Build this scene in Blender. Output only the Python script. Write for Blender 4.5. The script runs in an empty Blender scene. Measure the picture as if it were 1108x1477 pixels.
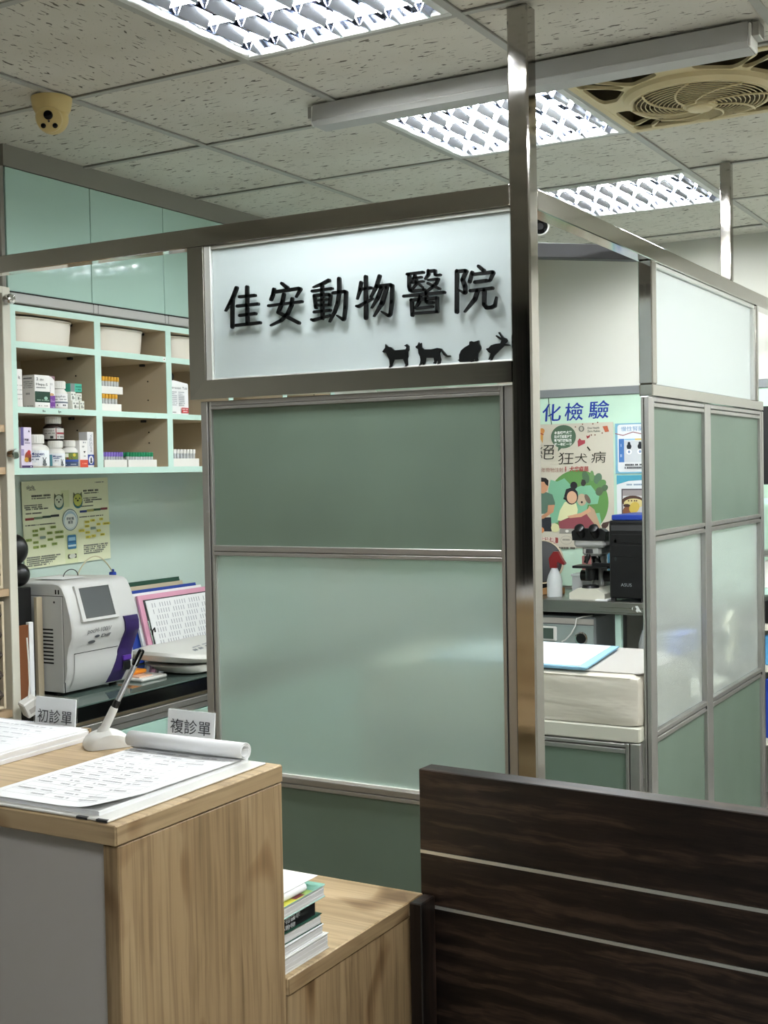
import bpy, math, random
from mathutils import Vector, Matrix
random.seed(7)
sc = bpy.context.scene
col = sc.collection
PI = math.pi

# ---------------------------------------------------------------- camera
cam_data = bpy.data.cameras.new('camera')
cam = bpy.data.objects.new('camera', cam_data)
col.objects.link(cam)
sc.camera = cam
cam_data.sensor_fit = 'VERTICAL'
cam_data.sensor_height = 24.0
cam_data.sensor_width = 18.0
cam_data.lens = 1811.668 / 1477 * 24.0
cam_data.clip_start = 0.02
_r = ((0.866445131, 0.498942864, -0.0181343073),
      (-0.000688967184, 0.0375162977, 0.999295778),
      (0.499271830, -0.865822468, 0.0328495688))
cam.matrix_world = Matrix(((_r[0][0], _r[1][0], _r[2][0], 0.0),
                           (_r[0][1], _r[1][1], _r[2][1], 0.0),
                           (_r[0][2], _r[1][2], _r[2][2], 1.52),
                           (0, 0, 0, 1)))

# ---------------------------------------------------------------- world, exposure
world = bpy.data.worlds.new('world')
sc.world = world
world.use_nodes = True
world.node_tree.nodes['Background'].inputs[0].default_value = (0.02, 0.025, 0.035, 1)   # night outside the shop front
world.node_tree.nodes['Background'].inputs[1].default_value = 0.3
sc.view_settings.view_transform = 'Standard'
sc.view_settings.look = 'None'
sc.view_settings.gamma = 1.0
sc.view_settings.use_curve_mapping = False
sc.view_settings.exposure = 1.38
TUBE_STRENGTH = 78.0          # the fluorescent tubes light the whole room
CEIL = 2.57

# ---------------------------------------------------------------- materials
def lin(c):
    def f(x):
        x = x / 255.0
        return x / 12.92 if x <= 0.04045 else ((x + 0.055) / 1.055) ** 2.4
    return (f(c[0]), f(c[1]), f(c[2]), 1.0)

def setin(b, k, v):
    if k in b.inputs:
        b.inputs[k].default_value = v

def mat(name, c, rough=0.5, metal=0.0, spec=0.5, trans=0.0, ior=1.45, coat=0.0, emit=0.0):
    m = bpy.data.materials.new(name)
    m.use_nodes = True
    b = m.node_tree.nodes['Principled BSDF']
    b.inputs['Base Color'].default_value = lin(c)
    b.inputs['Roughness'].default_value = rough
    b.inputs['Metallic'].default_value = metal
    setin(b, 'Specular IOR Level', spec)
    setin(b, 'Transmission Weight', trans)
    setin(b, 'IOR', ior)
    setin(b, 'Coat Weight', coat)
    setin(b, 'Coat Roughness', 0.08)
    if emit:
        b.inputs['Emission Color'].default_value = lin(c)
        b.inputs['Emission Strength'].default_value = emit
    return m

def nodes(m):
    nt = m.node_tree
    return nt, nt.nodes, nt.links, nt.nodes['Principled BSDF']

def ramp(N, stops):
    r = N.new('ShaderNodeValToRGB')
    e = r.color_ramp.elements
    e[0].position, e[0].color = stops[0]
    e[1].position, e[1].color = stops[-1]
    for p, c in stops[1:-1]:
        x = e.new(p)
        x.color = c
    return r

def mapped(N, L, scale, rot=(0, 0, 0), rand=False):
    tc = N.new('ShaderNodeTexCoord')
    mp = N.new('ShaderNodeMapping')
    mp.inputs['Scale'].default_value = scale
    mp.inputs['Rotation'].default_value = rot
    L.new(tc.outputs['Object'], mp.inputs['Vector'])
    if rand:
        oi = N.new('ShaderNodeObjectInfo')
        mu = N.new('ShaderNodeVectorMath')
        mu.operation = 'SCALE'
        mu.inputs[0].default_value = (37.0, 91.0, 53.0)
        L.new(oi.outputs['Random'], mu.inputs['Scale'])
        L.new(mu.outputs[0], mp.inputs['Location'])
    return mp.outputs['Vector']

def noise(N, L, vec, scale, detail=4, rough=0.55, dist=0.0):
    n = N.new('ShaderNodeTexNoise')
    n.inputs['Scale'].default_value = scale
    n.inputs['Detail'].default_value = detail
    n.inputs['Roughness'].default_value = rough
    n.inputs['Distortion'].default_value = dist
    L.new(vec, n.inputs['Vector'])
    return n.outputs[0]

def mixc(N, L, fac, a, b, mode='MIX'):
    x = N.new('ShaderNodeMix')
    x.data_type = 'RGBA'
    x.blend_type = mode
    for s, v in ((x.inputs[0], fac), (x.inputs[6], a), (x.inputs[7], b)):
        if isinstance(v, (int, float)):
            s.default_value = v
        elif isinstance(v, tuple):
            s.default_value = v
        else:
            L.new(v, s)
    return x.outputs[2]

def bump(N, L, b, h, strength=0.3, dist=0.002):
    bp = N.new('ShaderNodeBump')
    bp.inputs['Strength'].default_value = strength
    bp.inputs['Distance'].default_value = dist
    L.new(h, bp.inputs['Height'])
    L.new(bp.outputs[0], b.inputs['Normal'])

def wood(name, stops, along, rough=0.45, freq=1.0, knots=True, finest=0.25):
    """grain runs along the axis ALONG ('x', 'y' or 'z')"""
    m = mat(name, (150, 120, 80), rough)
    nt, N, L, b = nodes(m)
    k = 'xyz'.index(along)
    sc3 = lambda across, long_: tuple(long_ if i == k else across for i in range(3))
    warp = N.new('ShaderNodeTexNoise')
    warp.inputs['Scale'].default_value = 1.0
    warp.inputs['Detail'].default_value = 2.0
    L.new(mapped(N, L, sc3(5.0 * freq, 2.2 * freq)), warp.inputs['Vector'])
    vm = N.new('ShaderNodeVectorMath'); vm.operation = 'SCALE'
    vm.inputs['Scale'].default_value = 1.3
    L.new(warp.outputs['Color'], vm.inputs[0])
    va = N.new('ShaderNodeVectorMath'); va.operation = 'ADD'
    L.new(mapped(N, L, sc3(13.0 * freq, 0.8 * freq)), va.inputs[0]); L.new(vm.outputs[0], va.inputs[1])
    n1 = noise(N, L, va.outputs[0], 1.0, 4, 0.55, 0.3)
    va2 = N.new('ShaderNodeVectorMath'); va2.operation = 'ADD'
    L.new(mapped(N, L, sc3(95.0 * freq, 3.2 * freq)), va2.inputs[0]); L.new(vm.outputs[0], va2.inputs[1])
    n2 = noise(N, L, va2.outputs[0], 1.0, 2, 0.6, 0.2)
    r = ramp(N, stops)
    L.new(n1, r.inputs[0])
    r2 = ramp(N, [(0.33, (0.55, 0.52, 0.48, 1)), (0.55, (1, 1, 1, 1))])
    L.new(n2, r2.inputs[0])
    c = mixc(N, L, finest * 2, r.outputs[0], r2.outputs[0], 'MULTIPLY')
    if knots:
        n3 = noise(N, L, mapped(N, L, sc3(9.0, 5.0)), 1.0, 1, 0.5, 0.8)
        r3 = ramp(N, [(0.61, (1, 1, 1, 1)), (0.67, (0.70, 0.62, 0.54, 1)), (0.73, (0.36, 0.28, 0.2, 1))])
        L.new(n3, r3.inputs[0])
        c = mixc(N, L, 0.9, c, r3.outputs[0], 'MULTIPLY')
    L.new(c, b.inputs['Base Color'])
    bump(N, L, b, n2, 0.12, 0.001)
    return m

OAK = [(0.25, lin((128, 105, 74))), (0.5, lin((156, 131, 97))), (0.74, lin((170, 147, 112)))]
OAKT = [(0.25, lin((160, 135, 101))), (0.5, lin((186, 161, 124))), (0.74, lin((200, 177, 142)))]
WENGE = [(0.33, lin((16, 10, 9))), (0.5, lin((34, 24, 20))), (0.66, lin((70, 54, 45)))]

M = {}
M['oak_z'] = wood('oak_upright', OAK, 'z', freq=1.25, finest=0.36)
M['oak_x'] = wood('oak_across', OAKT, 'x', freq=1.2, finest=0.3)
M['oak_y'] = wood('oak_edge', OAK, 'y', freq=1.6)
M['wenge'] = wood('dark_wood', WENGE, 'x', rough=0.42, freq=4.5, knots=False, finest=0.4)
M['wenge_z'] = wood('dark_wood_upright', WENGE, 'z', rough=0.42, freq=2.0, knots=False, finest=0.4)

def brushed(name, c, rough, along, metal=1.0, amt=0.12):
    m = mat(name, c, rough, metal)
    nt, N, L, b = nodes(m)
    s = [160.0] * 3
    s['xyz'.index(along)] = 2.0
    n = noise(N, L, mapped(N, L, tuple(s)), 1.0, 2)
    r = N.new('ShaderNodeMapRange')
    r.inputs['To Min'].default_value = max(0.03, rough - amt)
    r.inputs['To Max'].default_value = rough + amt
    L.new(n, r.inputs['Value'])
    L.new(r.outputs[0], b.inputs['Roughness'])
    return m

M['steel_x'] = brushed('stainless_across', (168, 164, 157), 0.09, 'x', amt=0.05)
M['steel_y'] = brushed('stainless_along', (168, 164, 157), 0.09, 'y', amt=0.05)
M['steel_z'] = brushed('stainless_upright', (164, 160, 154), 0.08, 'z', amt=0.04)
M['steel_dull'] = brushed('stainless_worktop', (160, 160, 156), 0.3, 'x')
M['alu'] = brushed('aluminium', (168, 166, 162), 0.38, 'z', metal=0.75)
M['alu_x'] = brushed('aluminium_across', (168, 166, 162), 0.38, 'x', metal=0.75)
M['alu_light'] = mat('aluminium_bead', (205, 207, 203), 0.3, 0.6)
M['satin'] = mat('satin_silver', (205, 206, 208), 0.3, 0.8)
M['chrome'] = mat('chrome', (200, 200, 200), 0.08, 1.0)
M['slot'] = mat('dark_slot', (24, 24, 24), 0.8)

def vinyl(name, c):
    m = mat(name, c, 0.5)
    nt, N, L, b = nodes(m)
    n = noise(N, L, mapped(N, L, (420, 420, 420)), 1.0, 2)
    bump(N, L, b, n, 0.15, 0.0006)
    n2 = noise(N, L, mapped(N, L, (3, 3, 3)), 1.0, 2)
    r = ramp(N, [(0.3, tuple(x * 0.93 for x in lin(c)[:3]) + (1,)), (0.7, tuple(x * 1.06 for x in lin(c)[:3]) + (1,))])
    L.new(n2, r.inputs[0])
    L.new(r.outputs[0], b.inputs['Base Color'])
    return m
M['green'] = vinyl('sage_vinyl_panel', (104, 121, 107))

def frosted(name, c, trans=0.5, rough=0.28):
    m = mat(name, c, rough, 0.0, 0.2, trans, 1.12)
    return m
M['frost'] = frosted('frosted_glass', (232, 240, 236))
M['frost_front'] = frosted('frosted_glass_front', (208, 226, 219))
M['frost_side'] = frosted('frosted_glass_side', (238, 244, 241), 0.74, 0.25)
M['frost_top'] = frosted('milky_glass_upper', (226, 233, 231), 0.35, 0.25)
M['frost_sign'] = frosted('milky_glass', (196, 206, 206), 0.35, 0.25)

M['mint'] = mat('mint_laminate', (176, 212, 200), 0.35)
M['mint_gloss'] = mat('mint_back_painted_glass', (174, 205, 194), 0.05, 0.0, 0.6)
M['mint_shelf'] = mat('mint_edge_band', (194, 224, 213), 0.4)
M['beige'] = mat('beige_board', (196, 182, 156), 0.6)
M['white'] = mat('white_plastic', (226, 225, 220), 0.35)
M['bin'] = mat('ivory_plastic_bin', (226, 221, 210), 0.4)
M['wall'] = mat('white_wall_paint', (214, 214, 206), 0.75)
M['grey_trim'] = mat('grey_trim', (130, 134, 136), 0.45)
M['fascia'] = mat('grey_fascia', (132, 130, 122), 0.6)
M['glass_wall'] = mat('white_glass_backsplash', (196, 214, 205), 0.07, 0.0, 0.5)
M['mint_glass'] = mat('pale_mint_glass', (202, 232, 212), 0.1, 0.0, 0.5)
M['black'] = mat('black_plastic', (18, 18, 20), 0.35)
M['black_gloss'] = mat('black_edge', (10, 11, 12), 0.12)
M['dark'] = mat('dark_grey', (52, 52, 54), 0.5)
M['counter_glass'] = mat('glass_topped_counter', (84, 100, 94), 0.06, 0.0, 0.6)
M['cream_paint'] = mat('cream_painted_steel', (204, 202, 188), 0.45)
M['paper'] = mat('white_paper', (238, 239, 240), 0.8)
M['paper_edge'] = mat('paper_edges', (206, 204, 202), 0.85)
M['grey_panel'] = mat('light_grey_laminate', (184, 179, 173), 0.5)
M['ivory'] = mat('yellowed_plastic', (208, 186, 128), 0.45)
M['cream_fan'] = mat('cream_plastic', (206, 190, 148), 0.45)
M['fan_dark'] = mat('fan_housing_inside', (84, 72, 46), 0.8)
M['lens'] = mat('lens_glass', (12, 12, 14), 0.08)
M['fixture'] = mat('white_enamel', (214, 216, 214), 0.4)
M['fixture_grey'] = mat('grey_white_enamel', (178, 178, 176), 0.5)
M['louvre'] = mat('bright_louvre', (128, 132, 142), 0.16, 1.0)
M['reflector'] = mat('mirror_reflector', (170, 176, 190), 0.03, 1.0)
M['tube'] = mat('lit_fluorescent_tube', (250, 253, 251), 0.4, emit=TUBE_STRENGTH)
M['machine'] = mat('analyser_casing', (206, 206, 204), 0.4)
M['purple'] = mat('purple_plastic', (52, 36, 92), 0.3)
M['screen'] = mat('dark_screen', (84, 88, 90), 0.15)
M['clear'] = mat('clear_acrylic', (240, 246, 246), 0.04, 0.0, 0.5, 0.9, 1.3)
def see_through(m, share):
    nt, N, L, b = nodes(m)
    t = N.new('ShaderNodeBsdfTransparent')
    x = N.new('ShaderNodeMixShader')
    x.inputs[0].default_value = share
    L.new(b.outputs[0], x.inputs[1]); L.new(t.outputs[0], x.inputs[2])
    L.new(x.outputs[0], N['Material Output'].inputs['Surface'])
see_through(M['clear'], 0.88)
M['clear_dim'] = mat('cloudy_plastic', (226, 230, 232), 0.25)
see_through(M['clear_dim'], 0.4)
M['red_plastic'] = mat('dark_red_plastic', (120, 28, 30), 0.35)
M['blue_pad'] = mat('pale_blue_pad', (150, 196, 226), 0.7)
M['cotton'] = mat('cream_sheet', (206, 200, 186), 0.85)
M['yellow_cap'] = mat('yellow_cap', (214, 160, 48), 0.45)
M['violet_cap'] = mat('violet_cap', (128, 106, 190), 0.45)
M['green_cap'] = mat('green_cap', (28, 128, 86), 0.45)
M['amber'] = mat('dark_amber_glass', (40, 30, 28), 0.2)
M['brown'] = mat('brown_card', (120, 70, 36), 0.7)
M['orange'] = mat('orange_plastic', (238, 146, 40), 0.4)
M['blue'] = mat('deep_blue', (30, 60, 150), 0.45)
M['skyblue'] = mat('sky_blue', (84, 156, 206), 0.5)
M['pink'] = mat('pink_folder', (222, 160, 184), 0.6)
M['darkgreen'] = mat('dark_green_cover', (24, 70, 54), 0.4)
M['floor'] = mat('grey_floor_tile', (150, 146, 138), 0.35)
M['night_glass'] = mat('shop_front_glass', (30, 34, 36), 0.05, 0.0, 0.5)
M['letter'] = mat('black_acrylic', (4, 6, 6), 0.5, 0.0, 0.25)
M['grid'] = mat('ceiling_grid_bar', (170, 170, 164), 0.5)
M['wood_shelf'] = mat('tan_board_edge', (172, 148, 118), 0.6)
M['tray_clear'] = mat('smoky_drawer_plastic', (70, 62, 58), 0.15)

_sheet = M['cotton']
nt, N, L, b = nodes(_sheet)
bump(N, L, b, noise(N, L, mapped(N, L, (3, 9, 14)), 1.0, 3, 0.5, 0.6), 0.5, 0.02)

# mineral-fibre ceiling tile with short fissures
def tile_mat():
    m = mat('mineral_fibre_tile', (212, 209, 198), 0.9)
    nt, N, L, b = nodes(m)
    n1 = noise(N, L, mapped(N, L, (29, 100, 1), rand=True), 1.0, 1.5, 0.5, 0.7)
    r1 = ramp(N, [(0.315, (0.20, 0.19, 0.17, 1)), (0.355, (1, 1, 1, 1))])
    L.new(n1, r1.inputs[0])
    n2 = noise(N, L, mapped(N, L, (150, 150, 1), rand=True), 1.0, 1, 0.5, 0.0)
    r2 = ramp(N, [(0.24, (0.45, 0.44, 0.42, 1)), (0.28, (1, 1, 1, 1))])
    L.new(n2, r2.inputs[0])
    n3 = noise(N, L, mapped(N, L, (2.2, 2.2, 1), rand=True), 1.0, 3, 0.5)
    r3 = ramp(N, [(0.3, lin((200, 196, 184))), (0.7, lin((216, 214, 204)))])
    L.new(n3, r3.inputs[0])
    c = mixc(N, L, 1.0, r3.outputs[0], r1.outputs[0], 'MULTIPLY')
    c = mixc(N, L, 1.0, c, r2.outputs[0], 'MULTIPLY')
    L.new(c, b.inputs['Base Color'])
    bump(N, L, b, r1.outputs[0], 0.5, 0.003)
    return m
M['tile'] = tile_mat()

def ink_mat():
    m = mat('printed_ink', (255, 255, 255), 0.6)
    nt, N, L, b = nodes(m)
    a = N.new('ShaderNodeAttribute')
    a.attribute_name = 'ink'
    L.new(a.outputs['Color'], b.inputs['Base Color'])
    return m
M['ink'] = ink_mat()

# ---------------------------------------------------------------- geometry helpers
class MB:
    """collects shapes and links them as one mesh object"""
    def __init__(s):
        s.v, s.f, s.mi, s.M, s.m = [], [], [], None, 0

    def add(s, vs, fs):
        k = len(s.v)
        for p in vs:
            p = Vector(p)
            s.v.append(s.M @ p if s.M else p)
        for f in fs:
            s.f.append([i + k for i in f])
            s.mi.append(s.m)
        return s

    def box(s, a, b, bev=0.0):
        (x0, y0, z0), (x1, y1, z1) = [min(p, q) for p, q in zip(a, b)], [max(p, q) for p, q in zip(a, b)]
        if bev <= 0:
            vs = [(x, y, z) for z in (z0, z1) for y in (y0, y1) for x in (x0, x1)]
            return s.add(vs, [(0, 2, 3, 1), (4, 5, 7, 6), (0, 1, 5, 4), (2, 6, 7, 3), (0, 4, 6, 2), (1, 3, 7, 5)])
        e = min(bev, (x1 - x0) / 2.01, (y1 - y0) / 2.01, (z1 - z0) / 2.01)
        vs, ix = [], {}
        for cx in (0, 1):
            for cy in (0, 1):
                for cz in (0, 1):
                    X, Y, Z = (x0, x1)[cx], (y0, y1)[cy], (z0, z1)[cz]
                    dx, dy, dz = (e, -e)[cx], (e, -e)[cy], (e, -e)[cz]
                    ix[cx, cy, cz, 0] = len(vs); vs.append((X, Y + dy, Z + dz))
                    ix[cx, cy, cz, 1] = len(vs); vs.append((X + dx, Y, Z + dz))
                    ix[cx, cy, cz, 2] = len(vs); vs.append((X + dx, Y + dy, Z))
        fs = []
        q = lambda *k: fs.append([ix[t] for t in k])
        for c in (0, 1):
            q((c, 0, 0, 0), (c, 1, 0, 0), (c, 1, 1, 0), (c, 0, 1, 0))
            q((0, c, 0, 1), (1, c, 0, 1), (1, c, 1, 1), (0, c, 1, 1))
            q((0, 0, c, 2), (1, 0, c, 2), (1, 1, c, 2), (0, 1, c, 2))
        for p in (0, 1):
            for r in (0, 1):
                q((p, r, 0, 0), (p, r, 1, 0), (p, r, 1, 1), (p, r, 0, 1))
                q((p, 0, r, 0), (p, 1, r, 0), (p, 1, r, 2), (p, 0, r, 2))
                q((0, p, r, 1), (1, p, r, 1), (1, p, r, 2), (0, p, r, 2))
        for t in [(i, j, k) for i in (0, 1) for j in (0, 1) for k in (0, 1)]:
            fs.append([ix[t + (0,)], ix[t + (1,)], ix[t + (2,)]])
        ctr = Vector(((x0 + x1) / 2, (y0 + y1) / 2, (z0 + z1) / 2))
        out = []
        for f in fs:
            P = [Vector(vs[i]) for i in f]
            n = (P[1] - P[0]).cross(P[2] - P[0])
            if n.dot(sum(P, Vector()) / len(P) - ctr) < 0:
                f = f[::-1]
            out.append(f)
        return s.add(vs, out)

    def cyl(s, p0, p1, r0, r1=None, n=16):
        r1 = r0 if r1 is None else r1
        p0, p1 = Vector(p0), Vector(p1)
        d = (p1 - p0).normalized()
        u = d.orthogonal().normalized()
        w = d.cross(u)
        vs = []
        for p, r in ((p0, r0), (p1, r1)):
            for i in range(n):
                a = 2 * PI * i / n
                vs.append(p + u * math.cos(a) * r + w * math.sin(a) * r)
        fs = [(i, (i + 1) % n, n + (i + 1) % n, n + i) for i in range(n)]
        fs += [tuple(range(n))[::-1], tuple(range(n, 2 * n))]
        return s.add(vs, fs)

    def lathe(s, prof, c=(0, 0, 0), n=20, axis=None, sx=1.0, sy=1.0):
        """prof: (r, h) pairs from bottom to top, about an axis through c"""
        c = Vector(c)
        ax = Vector(axis).normalized() if axis else Vector((0, 0, 1))
        if axis:
            u = ax.orthogonal().normalized(); w = ax.cross(u)
        else:
            u, w = Vector((1, 0, 0)), Vector((0, 1, 0))
        vs, fs = [], []
        for r, h in prof:
            for i in range(n):
                a = 2 * PI * i / n
                vs.append(c + ax * h + u * math.cos(a) * max(r, 1e-5) * sx + w * math.sin(a) * max(r, 1e-5) * sy)
        for k in range(len(prof) - 1):
            for i in range(n):
                j = (i + 1) % n
                fs.append((k * n + i, k * n + j, (k + 1) * n + j, (k + 1) * n + i))
        fs.append(tuple(range(n))[::-1])
        fs.append(tuple(range((len(prof) - 1) * n, len(prof) * n)))
        return s.add(vs, fs)

    def prism(s, poly, o, u, v, depth):
        """polygon poly in the plane o + a*u + b*v, pushed along depth (a vector)"""
        o, u, v, depth = Vector(o), Vector(u), Vector(v), Vector(depth)
        n = len(poly)
        area = sum(poly[i][0] * poly[(i + 1) % n][1] - poly[(i + 1) % n][0] * poly[i][1] for i in range(n))
        if (area > 0) == (u.cross(v).dot(depth) > 0):
            poly = list(poly)[::-1]
        a = [o + u * p + v * q for p, q in poly]
        vs = a + [p + depth for p in a]
        fs = [tuple(range(n)), tuple(range(n, 2 * n))[::-1]]
        fs += [(i, n + i, n + (i + 1) % n, (i + 1) % n) for i in range(n)]
        return s.add(vs, fs)

    def tube(s, path, r, n=8):
        path = [Vector(p) for p in path]
        vs, fs = [], []
        prev = None
        for i, p in enumerate(path):
            d = (path[min(i + 1, len(path) - 1)] - path[max(i - 1, 0)]).normalized()
            if prev is None:
                u = d.orthogonal().normalized()
            else:
                u = (prev - d * prev.dot(d)).normalized()
            prev = u
            w = d.cross(u)
            rr = r[i] if isinstance(r, (list, tuple)) else r
            for k in range(n):
                a = 2 * PI * k / n
                vs.append(p + u * math.cos(a) * rr + w * math.sin(a) * rr)
        for i in range(len(path) - 1):
            for k in range(n):
                j = (k + 1) % n
                fs.append((i * n + k, i * n + j, (i + 1) * n + j, (i + 1) * n + k))
        fs.append(tuple(range(n))[::-1])
        fs.append(tuple(range(len(vs) - n, len(vs))))
        return s.add(vs, fs)

    def quad(s, a, b, c, d):
        return s.add([a, b, c, d], [(0, 1, 2, 3)])

    def sphere(s, c, r, sc3=(1, 1, 1), n=16, m=10):
        prof = []
        c = Vector(c)
        vs, fs = [], []
        for j in range(m + 1):
            t = PI * j / m
            for i in range(n):
                a = 2 * PI * i / n
                vs.append((c.x + r * sc3[0] * math.sin(t) * math.cos(a), c.y + r * sc3[1] * math.sin(t) * math.sin(a),
                           c.z - r * sc3[2] * math.cos(t)))
        for j in range(m):
            for i in range(n):
                k = (i + 1) % n
                fs.append((j * n + i, j * n + k, (j + 1) * n + k, (j + 1) * n + i))
        return s.add(vs, fs)

    def build(s, name, mats, parent=None, label=None, world=True, sharp=0.6):
        if not isinstance(mats, (list, tuple)):
            mats = [mats]
        me = bpy.data.meshes.new(name)
        vs = s.v
        if parent is not None and world:
            inv = parent.matrix_basis.inverted()
            pp = parent.parent
            while pp is not None:
                inv = inv @ pp.matrix_basis.inverted()
                pp = pp.parent
            vs = [inv @ p for p in vs]
        me.from_pydata([tuple(p) for p in vs], [], s.f)
        for mm in mats:
            me.materials.append(mm)
        me.polygons.foreach_set('material_index', s.mi)
        me.polygons.foreach_set('use_smooth', [True] * len(s.f))
        me.update()
        me.set_sharp_from_angle(angle=sharp)
        o = bpy.data.objects.new(name, me)
        col.objects.link(o)
        if parent is not None:
            o.parent = parent
        if label:
            o['label'] = label
        return o

def T(name, label, cat, loc=(0, 0, 0), rz=0.0, group=None):
    o = bpy.data.objects.new(name, None)
    o.empty_display_size = 0.05
    col.objects.link(o)
    o.matrix_basis = Matrix.Translation(loc) @ Matrix.Rotation(rz, 4, 'Z')
    o['label'] = label
    o['category'] = cat
    if group:
        o['group'] = group
    return o

def tag(o, label, cat, group=None):
    o['label'] = label
    o['category'] = cat
    if group:
        o['group'] = group
    return o

def struct(o):
    o['kind'] = 'structure'
    return o

def copy_tree(o, parent=None):
    c = o.copy()
    col.objects.link(c)
    if parent is not None:
        c.parent = parent
    for ch in list(o.children):
        copy_tree(ch, c)
    return c

def BX(name, a, b, m, parent=None, bev=0.0, label=None):
    return MB().box(a, b, bev).build(name, m, parent, label)

_glyphs = {}
def glyphs(txt, bold=0.0):
    k = (txt, bold)
    if k not in _glyphs:
        c = bpy.data.curves.new('text', 'FONT')
        c.body = txt
        c.size = 1.0
        c.resolution_u = 3
        c.offset = bold
        c.fill_mode = 'FRONT'
        o = bpy.data.objects.new('text', c)
        me = bpy.data.meshes.new_from_object(o)
        vs = [(p.co.x, p.co.y) for p in me.vertices]
        fs = [tuple(p.vertices) for p in me.polygons]
        bpy.data.objects.remove(o)
        bpy.data.curves.remove(c)
        bpy.data.meshes.remove(me)
        xs = [p[0] for p in vs] or [0]
        ys = [p[1] for p in vs] or [0]
        _glyphs[k] = (vs, fs, min(xs), max(xs), min(ys), max(ys))
    return _glyphs[k]

class Ink:
    """flat print: coloured shapes and lettering on a surface, given by a map (u, v, layer height) -> point"""
    def __init__(s, o=None, u=None, v=None, fn=None, step=0.00025):
        s.vs, s.fs, s.cs, s.k, s.step = [], [], [], 1, step
        if fn:
            s.fn = fn
        else:
            o, u, v = Vector(o), Vector(u), Vector(v)
            n = u.cross(v).normalized()
            s.fn = lambda a, b, d: o + u * a + v * b + n * d

    def poly(s, pts, c):
        d = s.step * s.k
        s.k += 1
        b = len(s.vs)
        n = len(pts)
        ar = sum(pts[i][0] * pts[(i + 1) % n][1] - pts[(i + 1) % n][0] * pts[i][1] for i in range(n))
        if ar < 0:
            pts = list(pts)[::-1]
        s.vs += [s.fn(p[0], p[1], d) for p in pts]
        s.fs.append(tuple(range(b, b + n)))
        s.cs.append(lin(c))
        return s

    def rect(s, a, b, c, d, colr, seg=1):
        k0 = s.k
        for i in range(seg):
            x0, x1 = a + (c - a) * i / seg, a + (c - a) * (i + 1) / seg
            s.k = k0
            s.poly([(x0, b), (x1, b), (x1, d), (x0, d)], colr)
        return s

    def ell(s, x, y, rx, ry, c, n=20, a0=0.0, a1=2 * PI, rot=0.0):
        full = abs(a1 - a0 - 2 * PI) < 1e-6
        m = n if full else n + 1
        cr, sr = math.cos(rot), math.sin(rot)
        pts = []
        for i in range(m):
            t = a0 + (a1 - a0) * i / n
            p, q = rx * math.cos(t), ry * math.sin(t)
            pts.append((x + p * cr - q * sr, y + p * sr + q * cr))
        return s.poly(pts, c)

    def rrect(s, x0, y0, x1, y1, r, c):
        pts = []
        for cx, cy, a in ((x1 - r, y0 + r, -PI / 2), (x1 - r, y1 - r, 0), (x0 + r, y1 - r, PI / 2), (x0 + r, y0 + r, PI)):
            for i in range(5):
                t = a + PI / 2 * i / 4
                pts.append((cx + r * math.cos(t), cy + r * math.sin(t)))
        return s.poly(pts, c)

    def line(s, pts, w, c):
        k0 = s.k
        for (x0, y0), (x1, y1) in zip(pts[:-1], pts[1:]):
            dx, dy = x1 - x0, y1 - y0
            l = math.hypot(dx, dy) or 1e-9
            nx, ny = -dy / l * w / 2, dx / l * w / 2
            ex, ey = dx / l * w * 0.3, dy / l * w * 0.3
            s.k = k0
            s.poly([(x0 + nx - ex, y0 + ny - ey), (x0 - nx - ex, y0 - ny - ey), (x1 - nx + ex, y1 - ny + ey), (x1 + nx + ex, y1 + ny + ey)], c)
        return s

    def text(s, t, x, y, h, c, anchor='l', bold=0.0, width=None, rot=0.0, shear=0.0):
        """h: body size; the text's lower left (or centre/right) at x, y; width squeezes it to fit"""
        vs, fs, x0, x1, y0, y1 = glyphs(t, bold)
        if not vs:
            return s
        sx = h
        if width:
            sx = width / max(x1 - x0, 1e-6)
        W = (x1 - x0) * sx
        ox = {'l': 0, 'c': -W / 2, 'r': -W}[anchor]
        cr, sr = math.cos(rot), math.sin(rot)
        d = s.step * s.k
        s.k += 1
        b = len(s.vs)
        for p, q in vs:
            a, e = (p - x0) * sx + ox + shear * q * h, q * h
            s.vs.append(s.fn(x + a * cr - e * sr, y + a * sr + e * cr, d))
        for f in fs:
            s.fs.append(tuple(i + b for i in f))
            s.cs.append(lin(c))
        return s

    def greek(s, x0, x1, y, h, c, gap=0.25, seed=1):
        """a line of print too small to read: short dashes"""
        rr = random.Random(seed * 977 + int(y * 1e5))
        x = x0
        k0 = s.k
        while x < x1:
            w = h * rr.uniform(0.7, 1.1)
            if rr.random() > gap:
                s.k = k0
                s.rect(x, y, min(x + w * 0.8, x1), y + h, c)
            x += w
        return s

    def build(s, name, parent=None, label=None, world=True):
        me = bpy.data.meshes.new(name)
        vs = s.vs
        if parent is not None and world:
            inv = parent.matrix_basis.inverted()
            pp = parent.parent
            while pp is not None:
                inv = inv @ pp.matrix_basis.inverted()
                pp = pp.parent
            vs = [inv @ p for p in vs]
        me.from_pydata([tuple(p) for p in vs], [], s.fs)
        me.materials.append(M['ink'])
        at = me.color_attributes.new('ink', 'FLOAT_COLOR', 'CORNER')
        data = []
        for f, c in zip(s.fs, s.cs):
            data += list(c) * len(f)
        at.data.foreach_set('color', data)
        me.update()
        o = bpy.data.objects.new(name, me)
        col.objects.link(o)
        if parent is not None:
            o.parent = parent
        if label:
            o['label'] = label
        return o

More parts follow.
